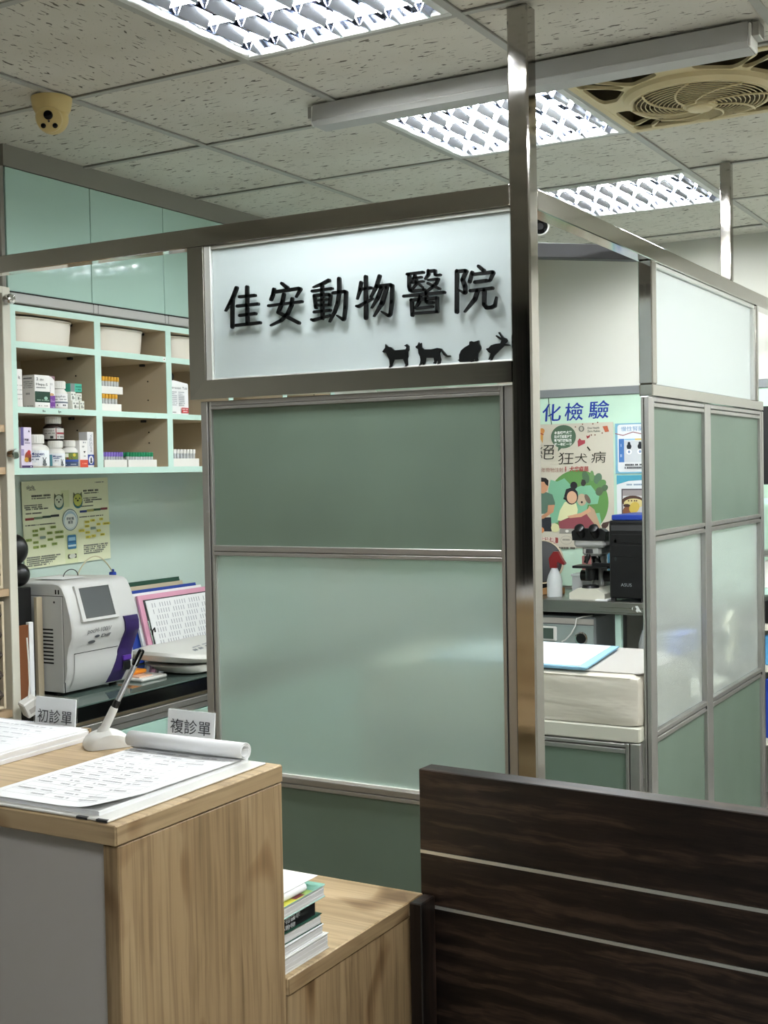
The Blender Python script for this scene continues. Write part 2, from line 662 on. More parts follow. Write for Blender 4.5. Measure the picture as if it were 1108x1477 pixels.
X, Y, Z = Vector((1, 0, 0)), Vector((0, 1, 0)), Vector((0, 0, 1))
LETTERS = {'jia': [[[(-1.9617, 2.0011), (-1.972, 1.9817), (-1.9853, 1.9613), (-1.9985, 1.9454)], [0.0108, 0.0102, 0.0091, 0.0051]], [[(-1.9759, 1.9707), (-1.9778, 1.9019)], [0.01, 0.01]], [[(-1.9525, 1.9776), (-1.9038, 1.9772)], [0.0082, 0.0082]], [[(-1.9281, 2.0004), (-1.9291, 1.9522)], [0.0102, 0.0102]], [[(-1.9608, 1.9542), (-1.8941, 1.9546)], [0.0082, 0.0082]], [[(-1.9289, 1.946), (-1.9292, 1.9073)], [0.0097, 0.0097]], [[(-1.9531, 1.9294), (-1.903, 1.9308)], [0.0082, 0.0082]], [[(-1.9657, 1.9049), (-1.8891, 1.9062)], [0.0082, 0.0082]]], 'an': [[[(-1.8192, 2.0004), (-1.8024, 1.9875)], [0.008, 0.0098]], [[(-1.8438, 1.9875), (-1.8472, 1.9743), (-1.8534, 1.9626)], [0.0094, 0.0094, 0.0094]], [[(-1.8444, 1.9805), (-1.766, 1.983), (-1.7627, 1.9807), (-1.7764, 1.9628)], [0.0087, 0.0089, 0.0089, 0.005]], [[(-1.8136, 1.972), (-1.8187, 1.9542), (-1.8322, 1.9282), (-1.7694, 1.8967)], [0.0094, 0.0098, 0.0094, 0.0091]], [[(-1.7885, 1.9589), (-1.7909, 1.9431), (-1.8041, 1.9211), (-1.8239, 1.9071), (-1.8553, 1.8967)], [0.0087, 0.01, 0.0094, 0.008, 0.0053]], [[(-1.8615, 1.9472), (-1.7589, 1.9495)], [0.0072, 0.0072]]], 'dong': [[[(-1.6778, 1.9948), (-1.6992, 1.9875), (-1.7234, 1.9823)], [0.0103, 0.0087, 0.0044]], [[(-1.7275, 1.9727), (-1.6686, 1.9743)], [0.0072, 0.0072]], [[(-1.6979, 1.9863), (-1.6986, 1.903)], [0.0089, 0.0089]], [[(-1.7213, 1.9607), (-1.7174, 1.9311)], [0.0083, 0.0083]], [[(-1.7213, 1.9613), (-1.6766, 1.9602), (-1.6735, 1.9577), (-1.6772, 1.9349)], [0.0076, 0.0076, 0.0076, 0.0076]], [[(-1.7183, 1.9485), (-1.6769, 1.948)], [0.0054, 0.0054]], [[(-1.7173, 1.9365), (-1.6759, 1.9348)], [0.0068, 0.0068]], [[(-1.7226, 1.9201), (-1.675, 1.9212)], [0.0076, 0.0076]], [[(-1.7312, 1.9022), (-1.7253, 1.9002), (-1.674, 1.9087)], [0.0065, 0.0087, 0.006]], [[(-1.6477, 1.9963), (-1.6478, 1.9636), (-1.6528, 1.9382), (-1.6623, 1.9164), (-1.6775, 1.8933)], [0.0098, 0.0098, 0.0096, 0.0087, 0.0049]], [[(-1.6657, 1.963), (-1.6306, 1.9637), (-1.6284, 1.9614), (-1.6309, 1.9247), (-1.6353, 1.8971), (-1.6375, 1.8951), (-1.6554, 1.9067)], [0.0078, 0.0083, 0.0098, 0.0098, 0.0087, 0.0087, 0.0024]]], 'wu': [[[(-1.5845, 1.9814), (-1.588, 1.9636), (-1.5964, 1.9426)], [0.0085, 0.0091, 0.0045]], [[(-1.5855, 1.9653), (-1.5557, 1.9659)], [0.0075, 0.0075]], [[(-1.5709, 1.9939), (-1.5727, 1.8939)], [0.0098, 0.0098]], [[(-1.5989, 1.9252), (-1.5926, 1.9238), (-1.5525, 1.9399)], [0.0059, 0.0087, 0.0051]], [[(-1.532, 1.9919), (-1.5408, 1.969), (-1.5571, 1.9442)], [0.0098, 0.0096, 0.0059]], [[(-1.5384, 1.9675), (-1.5005, 1.9684), (-1.4975, 1.9657), (-1.4989, 1.9276), (-1.5038, 1.8981), (-1.5081, 1.8945), (-1.5277, 1.9062)], [0.0094, 0.0085, 0.0098, 0.0096, 0.0087, 0.0081, 0.0023]], [[(-1.5274, 1.9647), (-1.5377, 1.9413), (-1.5558, 1.9177)], [0.0098, 0.0092, 0.0038]], [[(-1.5122, 1.9633), (-1.5264, 1.9267), (-1.5497, 1.8967)], [0.0098, 0.0111, 0.0041]]], 'yi': [[[(-1.4551, 1.9896), (-1.4118, 1.9902)], [0.0071, 0.0071]], [[(-1.4498, 1.9881), (-1.451, 1.9596), (-1.4484, 1.9506), (-1.4435, 1.9481), (-1.4115, 1.9492)], [0.009, 0.0083, 0.0081, 0.0073, 0.006]], [[(-1.4344, 1.9856), (-1.4428, 1.9685)], [0.0069, 0.0052]], [[(-1.4393, 1.9783), (-1.4168, 1.9793)], [0.0054, 0.0054]], [[(-1.4442, 1.9684), (-1.4122, 1.9688)], [0.0054, 0.0054]], [[(-1.4297, 1.9805), (-1.4313, 1.9641), (-1.4431, 1.9527)], [0.0056, 0.006, 0.0044]], [[(-1.4265, 1.9655), (-1.4143, 1.9555)], [0.0056, 0.0056]], [[(-1.3975, 1.9925), (-1.3979, 1.9837), (-1.4063, 1.9742)], [0.0083, 0.0079, 0.0054]], [[(-1.3977, 1.9911), (-1.38, 1.9907), (-1.3792, 1.9815), (-1.3757, 1.9792), (-1.3659, 1.98)], [0.0077, 0.0083, 0.0077, 0.006, 0.006]], [[(-1.3981, 1.9704), (-1.3724, 1.9705), (-1.3773, 1.9613), (-1.3867, 1.9539), (-1.4043, 1.9443)], [0.0056, 0.0073, 0.0073, 0.0067, 0.0048]], [[(-1.3992, 1.9631), (-1.3688, 1.9474)], [0.0067, 0.0067]], [[(-1.4658, 1.938), (-1.3562, 1.9381)], [0.0073, 0.0073]], [[(-1.4089, 1.9492), (-1.4046, 1.939)], [0.006, 0.006]], [[(-1.4448, 1.9274), (-1.4434, 1.8909)], [0.0083, 0.0083]], [[(-1.4463, 1.9268), (-1.3758, 1.9266), (-1.3768, 1.8945)], [0.0069, 0.0079, 0.0083]], [[(-1.4409, 1.8949), (-1.375, 1.8939)], [0.0063, 0.0063]], [[(-1.4212, 1.9342), (-1.425, 1.9211), (-1.4345, 1.9074)], [0.0079, 0.0073, 0.0058]], [[(-1.404, 1.941), (-1.4049, 1.9205), (-1.4015, 1.9171), (-1.3857, 1.9166)], [0.0079, 0.0073, 0.0067, 0.006]], [[(-1.4333, 1.9062), (-1.3882, 1.907)], [0.0063, 0.0063]]], 'yuan': [[[(-1.3221, 1.9843), (-1.3246, 1.8897)], [0.0098, 0.0098]], [[(-1.3217, 1.9835), (-1.2997, 1.9832), (-1.298, 1.9817), (-1.3086, 1.9629), (-1.3019, 1.9471), (-1.3016, 1.9335), (-1.3037, 1.9315), (-1.3194, 1.941)], [0.0081, 0.0087, 0.0087, 0.0089, 0.0094, 0.0092, 0.0071, 0.0028]], [[(-1.266, 1.9905), (-1.2528, 1.9788)], [0.0076, 0.0092]], [[(-1.2829, 1.9777), (-1.2897, 1.9569)], [0.0083, 0.0083]], [[(-1.2806, 1.9726), (-1.2297, 1.9737), (-1.2289, 1.9715), (-1.2374, 1.9559), (-1.2411, 1.9533)], [0.0076, 0.0083, 0.0087, 0.0065, 0.0026]], [[(-1.276, 1.9545), (-1.2454, 1.9553)], [0.0083, 0.0083]], [[(-1.2885, 1.9356), (-1.2315, 1.9369)], [0.0076, 0.0076]], [[(-1.2698, 1.9345), (-1.2767, 1.9157), (-1.3036, 1.8883)], [0.0094, 0.0098, 0.0046]], [[(-1.2524, 1.9346), (-1.2533, 1.9013), (-1.2471, 1.8929), (-1.2352, 1.8928), (-1.2262, 1.8959), (-1.2218, 1.9148)], [0.0094, 0.0094, 0.0092, 0.0087, 0.0085, 0.0046]]]}
ANIMALS = {'dog': [(-1.5321, 1.8103), (-1.5242, 1.8188), (-1.5233, 1.8278), (-1.5154, 1.8213), (-1.5067, 1.8192), (-1.4982, 1.8112), (-1.4672, 1.8116), (-1.4647, 1.8165), (-1.4711, 1.8208), (-1.4635, 1.8239), (-1.4584, 1.8191), (-1.4586, 1.8101), (-1.4621, 1.8059), (-1.4617, 1.7939), (-1.4642, 1.7881), (-1.4627, 1.776), (-1.4642, 1.7696), (-1.4715, 1.7691), (-1.4679, 1.7734), (-1.4745, 1.7887), (-1.5004, 1.7888), (-1.5058, 1.7786), (-1.5085, 1.7691), (-1.5147, 1.7694), (-1.5118, 1.7759), (-1.5126, 1.7895), (-1.5183, 1.7989), (-1.5217, 1.8066), (-1.5297, 1.8077)], 'cat': [(-1.4397, 1.817), (-1.4346, 1.819), (-1.431, 1.8262), (-1.4284, 1.821), (-1.4243, 1.8243), (-1.4238, 1.8138), (-1.4178, 1.8084), (-1.3977, 1.8071), (-1.3809, 1.8096), (-1.3709, 1.8075), (-1.3628, 1.7981), (-1.3563, 1.7904), (-1.3474, 1.7898), (-1.3465, 1.7874), (-1.3564, 1.7866), (-1.3646, 1.7915), (-1.3727, 1.8032), (-1.3761, 1.796), (-1.3731, 1.7811), (-1.3756, 1.771), (-1.3816, 1.7707), (-1.3799, 1.7756), (-1.383, 1.7838), (-1.3865, 1.776), (-1.3883, 1.7723), (-1.3933, 1.7732), (-1.3898, 1.7777), (-1.3914, 1.7867), (-1.4132, 1.788), (-1.415, 1.7792), (-1.4179, 1.7711), (-1.4219, 1.7713), (-1.4191, 1.7794), (-1.4235, 1.7767), (-1.4288, 1.7675), (-1.4335, 1.7672), (-1.4286, 1.7755), (-1.4268, 1.7829), (-1.4283, 1.7919), (-1.4322, 1.7995), (-1.433, 1.81), (-1.4388, 1.8127)], 'hamster': [(-1.3279, 1.7775), (-1.3236, 1.779), (-1.3234, 1.7898), (-1.3183, 1.7997), (-1.3084, 1.8064), (-1.297, 1.8114), (-1.2959, 1.8186), (-1.2904, 1.8197), (-1.2856, 1.8173), (-1.2775, 1.8188), (-1.2726, 1.8199), (-1.2718, 1.8127), (-1.268, 1.8066), (-1.2672, 1.8008), (-1.2715, 1.7938), (-1.2748, 1.7897), (-1.2765, 1.7797), (-1.275, 1.7738), (-1.2815, 1.7719), (-1.283, 1.7766), (-1.2879, 1.7769), (-1.2838, 1.7714), (-1.2928, 1.7705), (-1.2944, 1.7721), (-1.3221, 1.7728), (-1.3253, 1.7762)], 'rabbit': [(-1.2538, 1.7985), (-1.2505, 1.8006), (-1.2473, 1.8004), (-1.2409, 1.8063), (-1.2297, 1.809), (-1.2171, 1.8096), (-1.2138, 1.816), (-1.2216, 1.8208), (-1.2288, 1.827), (-1.2262, 1.8288), (-1.2137, 1.8217), (-1.222, 1.8343), (-1.2188, 1.8358), (-1.209, 1.8228), (-1.2012, 1.8194), (-1.199, 1.8144), (-1.2029, 1.8101), (-1.2076, 1.8084), (-1.1936, 1.8052), (-1.193, 1.8026), (-1.2077, 1.8033), (-1.2173, 1.7962), (-1.2285, 1.7868), (-1.2349, 1.7815), (-1.2399, 1.7717), (-1.2431, 1.7713), (-1.242, 1.7762), (-1.2478, 1.7736), (-1.2445, 1.7806), (-1.2421, 1.7877), (-1.2475, 1.7909)]}

# ================================================================ the room
GX = [-1.905 + 0.605 * k for k in range(-2, 6)]      # ceiling grid lines
GY = [2.04 + 0.605 * k for k in range(-7, 7)]
X0, X1, Y0, Y1 = -3.42, 1.75, -2.3, 5.88
struct(BX('floor', (X0 - .1, Y0 - .1, -0.1), (X1 + .1, Y1 + .1, 0), M['floor']))
ceiling = struct(BX('ceiling', (X0 - .1, Y0 - .1, CEIL + 0.14), (X1 + .1, Y1 + .1, CEIL + 0.24), M['fan_dark']))
struct(BX('wall_left', (X0 - .1, Y0, 0), (X0, Y1, CEIL + .14), M['wall']))
struct(BX('wall_back', (X0 - .1, Y1, 0), (X1 + .1, Y1 + .1, CEIL + .14), M['wall']))
struct(BX('wall_right', (X1, Y0, 0), (X1 + .1, Y1, CEIL + .14), M['wall']))
wf = MB().box((X0 - .1, Y0 - .1, 2.3), (X1 + .1, Y0, CEIL + .14)).box((X0 - .1, Y0 - .1, 0), (X1 + .1, Y0, 0.12))
for x in (X0 - .05, -1.7, 0.0, X1):
    wf.box((x - .05, Y0 - .1, 0.12), (x + .05, Y0, 2.3))
struct(wf.build('wall_front', M['dark']))
for i, (a, b_) in enumerate(((X0, -1.75), (-1.65, -.05), (.05, X1 - .05))):
    struct(BX('window_%d' % (i + 1), (a, Y0 - .06, .12), (b_, Y0 - .05, 2.3), M['night_glass']))

TROFFERS = {(0, 0), (0, 2), (0, 4), (3, 0), (3, 4), (3, 2), (3, -4)}     # (column from x=-1.905, row from y=2.04)
FAN = (1, 2)
xs = [X0] + [x for x in GX if X0 < x < X1] + [X1]
ys = [Y0] + [y for y in GY if Y0 < y < Y1] + [Y1]
tiles = {}
rt = random.Random(5)
for i in range(len(xs) - 1):
    for j in range(len(ys) - 1):
        ci, cj = round((xs[i] + 1.905) / .605 * 1), round((ys[j] - 2.04) / .605)
        if abs(xs[i] + 1.905 - ci * .605) > 1e-3: ci = 99
        if abs(ys[j] - 2.04 - cj * .605) > 1e-3: cj = 99
        if (ci, cj) in TROFFERS or (ci, cj) == FAN:
            continue
        w, d = xs[i + 1] - xs[i] - .012, ys[j + 1] - ys[j] - .012
        k = (round(w, 3), round(d, 3))
        if k not in tiles:
            t = MB().box((-w / 2, -d / 2, 0), (w / 2, d / 2, 0.014), 0.003).build('ceiling_tile', M['tile'], None)
            tiles[k] = t
        else:
            t = tiles[k].copy()
            col.objects.link(t)
        t.parent = ceiling
        t.location = ((xs[i] + xs[i + 1]) / 2, (ys[j] + ys[j + 1]) / 2, CEIL + 0.004 + rt.uniform(0, .0025))
        if abs(w - d) < 1e-3:
            t.rotation_euler.z = rt.choice((0, 0, 0, PI / 2, PI))
for x in xs[1:-1]:
    g = MB().box((x - .011, Y0, CEIL - .001), (x + .011, Y1, CEIL + .003)).box((x - .002, Y0, CEIL + .003), (x + .002, Y1, CEIL + .03))
    g.build('grid_bar', M['grid'], ceiling)
for k, y in enumerate(ys[1:-1]):
    g = MB().box((X0, y - .0095, CEIL), (X1, y + .0095, CEIL + .0035)).box((X0, y - .002, CEIL + .003), (X1, y + .002, CEIL + .03))
    g.build('grid_bar', M['grid'], ceiling)

# fascia above the wall cupboards, grey rail on the back wall, glass backsplashes
struct(BX('trim_1', (-3.40, 2.88, 2.508), (-3.028, Y1, CEIL + .02), M['fascia']))
struct(BX('trim_2', (X0, 5.858, 1.868), (-1.10, Y1, 1.908), M['grey_trim'], None, .003))
struct(BX('trim_3', (-1.10, 5.868, 0.93), (X0, Y1, 1.868), M['mint_glass']))
struct(BX('trim_4', (X0, 2.9, .77), (-3.405, 5.2, 1.535), M['glass_wall']))

# ---------------------------------------------------------------- recessed louvred ceiling lights
def troffer(cx, cy, label, simple=False, ntube=4):
    x0, y0 = -1.905 + .605 * cx, 2.04 + .605 * cy
    t = T('ceiling_light', label, 'light', (x0 + .3025, y0 + .3025, CEIL), 0, 'recessed ceiling lights')
    a = .291
    fr = MB()
    for s in (-1, 1):
        fr.box((-a, s * a, -.003), (a, s * (a - .02), .012), .002)
        fr.box((s * a, -a + .02, -.003), (s * (a - .02), a - .02, .012), .002)
    fr.build('frame', M['fixture'], t, world=False)
    h = MB()
    e = a - .012
    zt = .085
    h.quad((-e, -e, zt), (-e, e, zt), (e, e, zt), (e, -e, zt))
    h.quad((-e, -e, .01), (-e, -e, zt), (e, -e, zt), (e, -e, .01))
    h.quad((e, e, .01), (e, e, zt), (-e, e, zt), (-e, e, .01))
    h.quad((-e, e, .01), (-e, e, zt), (-e, -e, zt), (-e, -e, .01))
    h.quad((e, -e, .01), (e, -e, zt), (e, e, zt), (e, e, .01))
    h.build('housing', M['reflector'], t, world=False)
    pitch = 2 * e / ntube
    tube0 = bl0 = None
    for k in range(ntube):
        y = -e + pitch * (k + .5)
        if tube0 is None:
            tube0 = MB().cyl((-e + .02, 0, .020), (e - .02, 0, .020), .0085, n=10).build('tube', M['tube'], t, world=False)
            tube0.location.y = y
            cap0 = MB().cyl((-e + .001, 0, .020), (-e + .024, 0, .020), .011, n=10).build('tube_holder', M['fixture'], t, world=False)
            cap0.location.y = y
            cap1 = MB().cyl((e - .024, 0, .020), (e - .001, 0, .020), .011, n=10).build('tube_holder', M['fixture'], t, world=False)
            cap1.location.y = y
        else:
            for q in (tube0, cap0, cap1):
                c = q.copy(); col.objects.link(c); c.parent = t; c.location.y = y
    if simple:
        return t
    nb = 7
    for k in range(ntube + 1):          # crosswise wedge blades of the louvre, between the tubes
        for q in range(nb):
            x = -e + 2 * e * (q + .5) / nb
            end = k in (0, ntube)
            if end and q == 0 or bl0 is None:
                pass
            L2 = (pitch / 2 - .016) if end else (pitch - .032)
            key = 'end' if end else 'mid'
            if key not in _bl:
                mb = MB()
                for s_ in (-1, 1):      # the two leaves of the V
                    mb.prism([(s_ * .002 - .0012, -.001), (s_ * .002 + .0012, -.001), (s_ * .017 + .0012, .030), (s_ * .017 - .0012, .030)], (0, -L2 / 2, 0), (1, 0, 0), (0, 0, 1), (0, L2, 0))
                c = mb.build('louvre_blade', M['louvre'], t, world=False)
                _bl[key] = c
            else:
                c = _bl[key].copy(); col.objects.link(c); c.parent = t
            bl0 = c
            yy = -e + pitch * k
            if end:
                yy += L2 / 2 if k == 0 else -L2 / 2
            c.location = (x, yy, -.002)
    _bl.clear()
    return t
_bl = {}

troffer(0, 0, 'bright louvred ceiling light cut by the top edge, nearest to the viewer')
troffer(0, 2, 'louvred ceiling light between the grey batten and the post, four lit tubes')
troffer(0, 4, 'farthest louvred ceiling light, beyond the post and above the side rail', ntube=3)
troffer(3, 0, 'added ceiling light, unseen, to the right of the dark gate', True)  # added out of view to light the oak side faces
troffer(3, 4, 'added ceiling light, unseen, to the right of the side partition', True)  # unseen lamp put in to brighten the side partition

troffer(3, 2, 'added ceiling light, unseen, to the right of the ceiling fan', True)  # another added lamp, more light on the side panels
troffer(3, -4, 'added ceiling light, unseen, behind the viewer', True)  # added to lift the gate and the grey counter front

# ---------------------------------------------------------------- ceiling fan set in a tile
fx, fy = -1.905 + .605 * 1.5, 2.04 + .605 * 2.5
fan = T('ceiling_fan', 'yellowed cream square ceiling fan with round grille set among the ceiling tiles', 'fan', (fx, fy, CEIL))
a = .297
pl = MB()
for s in (-1, 1):
    pl.box((-a, s * a, -.006), (a, s * (a - .022), .01), .002)
    pl.box((s * a, -a + .022, -.006), (s * (a - .022), a - .022, .01), .002)
pl.build('frame', M['cream_fan'], fan, world=False)
def chaikin(p, n=2):
    for _ in range(n):
        q = []
        for i in range(len(p)):
            (x0_, y0_), (x1_, y1_) = p[i], p[(i + 1) % len(p)]
            q += [(.84 * x0_ + .16 * x1_, .84 * y0_ + .16 * y1_), (.16 * x0_ + .84 * x1_, .16 * y0_ + .84 * y1_)]
        p = q
    return p
cu_ = bpy.data.curves.new('plate', 'CURVE')
cu_.dimensions = '2D'; cu_.fill_mode = 'BOTH'; cu_.extrude = .005
loops = [[(-.276, -.276), (.276, -.276), (.276, .276), (-.276, .276)], [(.204 * math.cos(2 * PI * i / 48), .204 * math.sin(2 * PI * i / 48)) for i in range(48)]]
hA = [(.050, .270), (.050, .226), (.095, .198), (.142, .168), (.240, .270)]
hB = [(.158, .174), (.174, .158), (.272, .222), (.272, .272), (.222, .272)]
for k in range(4):
    c_, s_ = round(math.cos(k * PI / 2)), round(math.sin(k * PI / 2))
    for h_ in (hA, [(q, p) for p, q in hA], hB):
        loops.append(chaikin([(p * c_ - q * s_, p * s_ + q * c_) for p, q in h_]))
for lp in loops:
    sp_ = cu_.splines.new('POLY')
    sp_.points.add(len(lp) - 1)
    for i, (p, q) in enumerate(lp):
        sp_.points[i].co = (p, q, 0, 1)
    sp_.use_cyclic_u = True
tmp = bpy.data.objects.new('plate', cu_)
me = bpy.data.meshes.new_from_object(tmp)
bpy.data.objects.remove(tmp); bpy.data.curves.remove(cu_)
me.materials.clear(); me.materials.append(M['cream_fan'])
plate = bpy.data.objects.new('plate', me)
col.objects.link(plate); plate.parent = fan
plate.location = (0, 0, .0005)
MB().lathe([(.208, .008), (.214, -.004), (.210, -.016), (.196, -.026), (.184, -.026), (.184, .01), (.208, .008)][::-1], n=48).build('ring', M['cream_fan'], fan, world=False)
for k in range(12):                      # fine concentric wires
    r = .05 + .0125 * k
    z = -.026 - .012 * (1 - (r / .19) ** 2)
    gr = MB()
    gr.tube([(r * math.cos(2 * PI * i / 36), r * math.sin(2 * PI * i / 36), z) for i in range(37)], .0017, 4)
    gr.build('grille_ring', M['cream_fan'], fan, world=False)
for k in range(8):
    pts = []
    for i in range(9):
        r = .04 + .15 * i / 8
        t_ = 2 * PI * k / 8 + .9 * i / 8
        pts.append((r * math.cos(t_), r * math.sin(t_), -.029 - .012 * (1 - (r / .19) ** 2)))
    MB().tube(pts, .0032, 5).build('grille_spoke', M['cream_fan'], fan, world=False)
MB().lathe([(.001, -.052), (.03, -.051), (.036, -.047), (.038, -.042), (.046, -.042), (.048, -.034)], n=28).build('hub_cap', M['cream_fan'], fan, world=False)
hb = MB()
e = .29
hb.quad((-e, -e, .13), (-e, e, .13), (e, e, .13), (e, -e, .13))
hb.quad((-e, -e, .01), (-e, -e, .13), (e, -e, .13), (e, -e, .01)); hb.quad((e, e, .01), (e, e, .13), (-e, e, .13), (-e, e, .01))
hb.quad((-e, e, .01), (-e, e, .13), (-e, -e, .13), (-e, -e, .01)); hb.quad((e, -e, .01), (e, -e, .13), (e, e, .13), (e, e, .01))
hb.build('housing', M['fan_dark'], fan, world=False)
MB().lathe([(.19, .12), (.185, .0), (.18, -.012), (.1, -.015), (.05, -.02)][::-1], n=32).build('motor_shroud', M['fan_dark'], fan, world=False)
for k in range(5):
    t_ = 2 * PI * k / 5 + .3
    g = MB(); g.M = Matrix.Rotation(t_, 4, 'Z')
    g.prism([(.05, -.03), (.175, -.055), (.178, .03), (.05, .02)], (0, 0, -.022), (1, 0, 0), (0, 1, .12), (0, 0, .003))
    g.build('blade', M['fan_dark'], fan, world=False)

# ---------------------------------------------------------------- long unlit batten
bt = T('batten_casing', 'long grey-white unlit batten casing mounted across the ceiling', 'light', (-1.355, 3.085, CEIL))
MB().prism([(-.035, -.002), (-.042, -.05), (-.030, -.062), (.034, -.062), (.04, -.05), (.036, -.002)], (-.615, 0, 0), (0, 1, 0), (0, 0, 1), (1.23, 0, 0)).build('casing', M['fixture_grey'], bt, world=False)
for s in (-1, 1):
    BX('end_cap', (-1.355 + s * .615, 3.05, CEIL - .06), (-1.355 + s * .622, 3.12, CEIL - .004), M['white'], bt, .002)
    BX('bracket', (-1.355 + s * .622, 3.06, CEIL - .035), (-1.355 + s * .640, 3.11, CEIL - .001), M['alu'], bt, .002)
MB().tube([(-.6, -.041, -.048), (.6, -.041, -.048)], .003, 6).build('lip', M['fixture_grey'], bt, world=False)

# ---------------------------------------------------------------- security cameras
def dome_cam(name, loc, label, aim, s=1.0, m=None, down=True):
    m = m or M['ivory']
    t = T(name, label, 'camera', loc)
    MB().lathe([(.040 * s, -.052 * s), (.052 * s, -.03 * s), (.056 * s, -.006 * s), (.056 * s, -.001)], n=28).build('base', m, t, world=False)
    c = Vector((0, 0, -.055 * s))
    MB().sphere(c, .045 * s, n=24, m=14).build('turret', m, t, world=False)
    d = Vector(aim).normalized()
    u = Z.cross(d).normalized(); w = d.cross(u)
    MB().lathe([(.036 * s, .027 * s), (.034 * s, .041 * s), (.024 * s, .046 * s)], c=c, n=24, axis=d).build('face_plate', m, t, world=False)
    q = c + d * .043 * s
    MB().lathe([(.013 * s, .0), (.0125 * s, .006 * s), (.009 * s, .007 * s)], c=q + w * .012 * s, n=18, axis=d).build('lens', M['lens'], t, world=False)
    for k in (-1, 1):
        MB().lathe([(.0075 * s, -.003), (.007 * s, .005 * s), (.004 * s, .006 * s)], c=q - w * .016 * s + u * k * .016 * s, n=14, axis=d).build('infrared_lamp', M['lens'], t, world=False)
    MB().sphere(q + w * -.004 * s + d * .002, .0035 * s, n=8, m=6).build('sensor', M['dark'], t, world=False)
    return t
dome_cam('security_camera', (-2.540, 2.60, CEIL), 'yellowed dome security camera on the ceiling at the left', (.50, -.8, -.35))
dome_cam('security_camera', (-2.515, 5.82, CEIL - .01), 'yellowed dome security camera at the top of the back wall beside the post', (.5, -.8, -.35), 1.0)
bc = T('bullet_camera', 'small white bullet camera with black lens under the ceiling beside the post', 'camera', (-2.05, 4.90, CEIL))
d = Vector((2.05, -4.9, -.95)).normalized()
c0 = Vector((0, 0, -.045))
MB().lathe([(.03, -.08), (.036, -.07), (.036, .05), (.038, .056), (.034, .06)], c=c0, n=24, axis=d).build('body', M['white'], bc, world=False)
MB().lathe([(.032, .05), (.031, .062), (.02, .064)], c=c0, n=24, axis=d).build('lens_window', M['lens'], bc, world=False)
MB().lathe([(.014, .06), (.013, .068), (.008, .069)], c=c0, n=16, axis=d).build('lens', M['dark'], bc, world=False)
MB().cyl((0, 0, -.02), (0, 0, 0), .02, .028, 16).build('mount', M['white'], bc, world=False)

# ================================================================ front partition with the sign
pa = T('front_partition', 'steel framed front partition with the black lettered sign above sage green panels', 'partition', (-1.6, 2.66, 0))
# corner post, from floor to ceiling
BX('corner_post', (-1.186, 2.653, 0), (-1.135, 2.702, CEIL), M['steel_z'], pa, .004)
BX('top_rail', (-3.42, 2.655, 2.120), (-1.186, 2.70, 2.170), M['steel_x'], pa, .002)
BX('rail_bracket', (-3.03, 2.645, 2.085), (-2.975, 2.71, 2.172), M['steel_z'], pa, .002)
# mitred steel sign frame
fr = MB()
fr.prism([(-2.121, 1.718), (-2.121, 2.120), (-2.070, 2.120), (-2.070, 1.767)], (0, 2.655, 0), X, Z, (0, .045, 0))
fr.build('sign_frame_upright', M['steel_z'], pa)
fr = MB()
fr.prism([(-2.121, 1.718), (-2.070, 1.767), (-1.186, 1.767), (-1.186, 1.718)], (0, 2.655, 0), X, Z, (0, .045, 0))
fr.build('sign_frame_rail', M['steel_x'], pa)
# beads round the pane
bd = MB()
bd.box((-2.070, 2.660, 1.767), (-2.048, 2.69, 2.120), .002)
bd.build('glazing_bead', M['alu_light'], pa)
BX('glazing_bead', (-2.048, 2.662, 1.767), (-1.187, 2.688, 1.7715), M['alu_light'], pa, .001)
BX('glazing_bead', (-2.048, 2.662, 2.110), (-1.187, 2.688, 2.120), M['alu_light'], pa, .001)
sign = BX('sign_pane', (-2.047, 2.668, 1.7715), (-1.187, 2.676, 2.110), M['frost_sign'], pa, label='milky white pane carrying the black hospital lettering')

def stroke(mb, pts, w, y0, depth):
    """one brush stroke in the XZ plane at y0: round-ended ribbon of varying width, DEPTH thick"""
    def disc(p, r, n=12):
        return [(p[0] + r * math.cos(2 * PI * i / n), p[1] + r * math.sin(2 * PI * i / n)) for i in range(n)]
    for (p, q), (a_, b_) in zip(zip(pts[:-1], pts[1:]), zip(w[:-1], w[1:])):
        dx, dz = q[0] - p[0], q[1] - p[1]
        l = math.hypot(dx, dz)
        nx, nz = -dz / l, dx / l
        mb.prism([(p[0] + nx * a_ / 2, p[1] + nz * a_ / 2), (p[0] - nx * a_ / 2, p[1] - nz * a_ / 2),
                  (q[0] - nx * b_ / 2, q[1] - nz * b_ / 2), (q[0] + nx * b_ / 2, q[1] + nz * b_ / 2)], (0, y0, 0), X, Z, (0, depth, 0))
    for i, (p, a_) in enumerate(zip(pts, w)):
        mb.prism(disc(p, a_ / 2), (0, y0, 0), X, Z, (0, depth, 0))
for nm in ('jia', 'an', 'dong', 'wu', 'yi', 'yuan'):
    mb = MB()
    for pts, w in LETTERS[nm]:
        stroke(mb, pts, [max(.004, q) for q in w], 2.653, .007)
    o = mb.build('sign_letter', M['letter'], sign)
    # spacers hold each letter off the pane
for nm in ('dog', 'cat', 'hamster', 'rabbit'):
    MB().prism(ANIMALS[nm], (0, 2.662, 0), X, Z, (0, .006, 0)).build(nm + '_silhouette', M['letter'], sign)

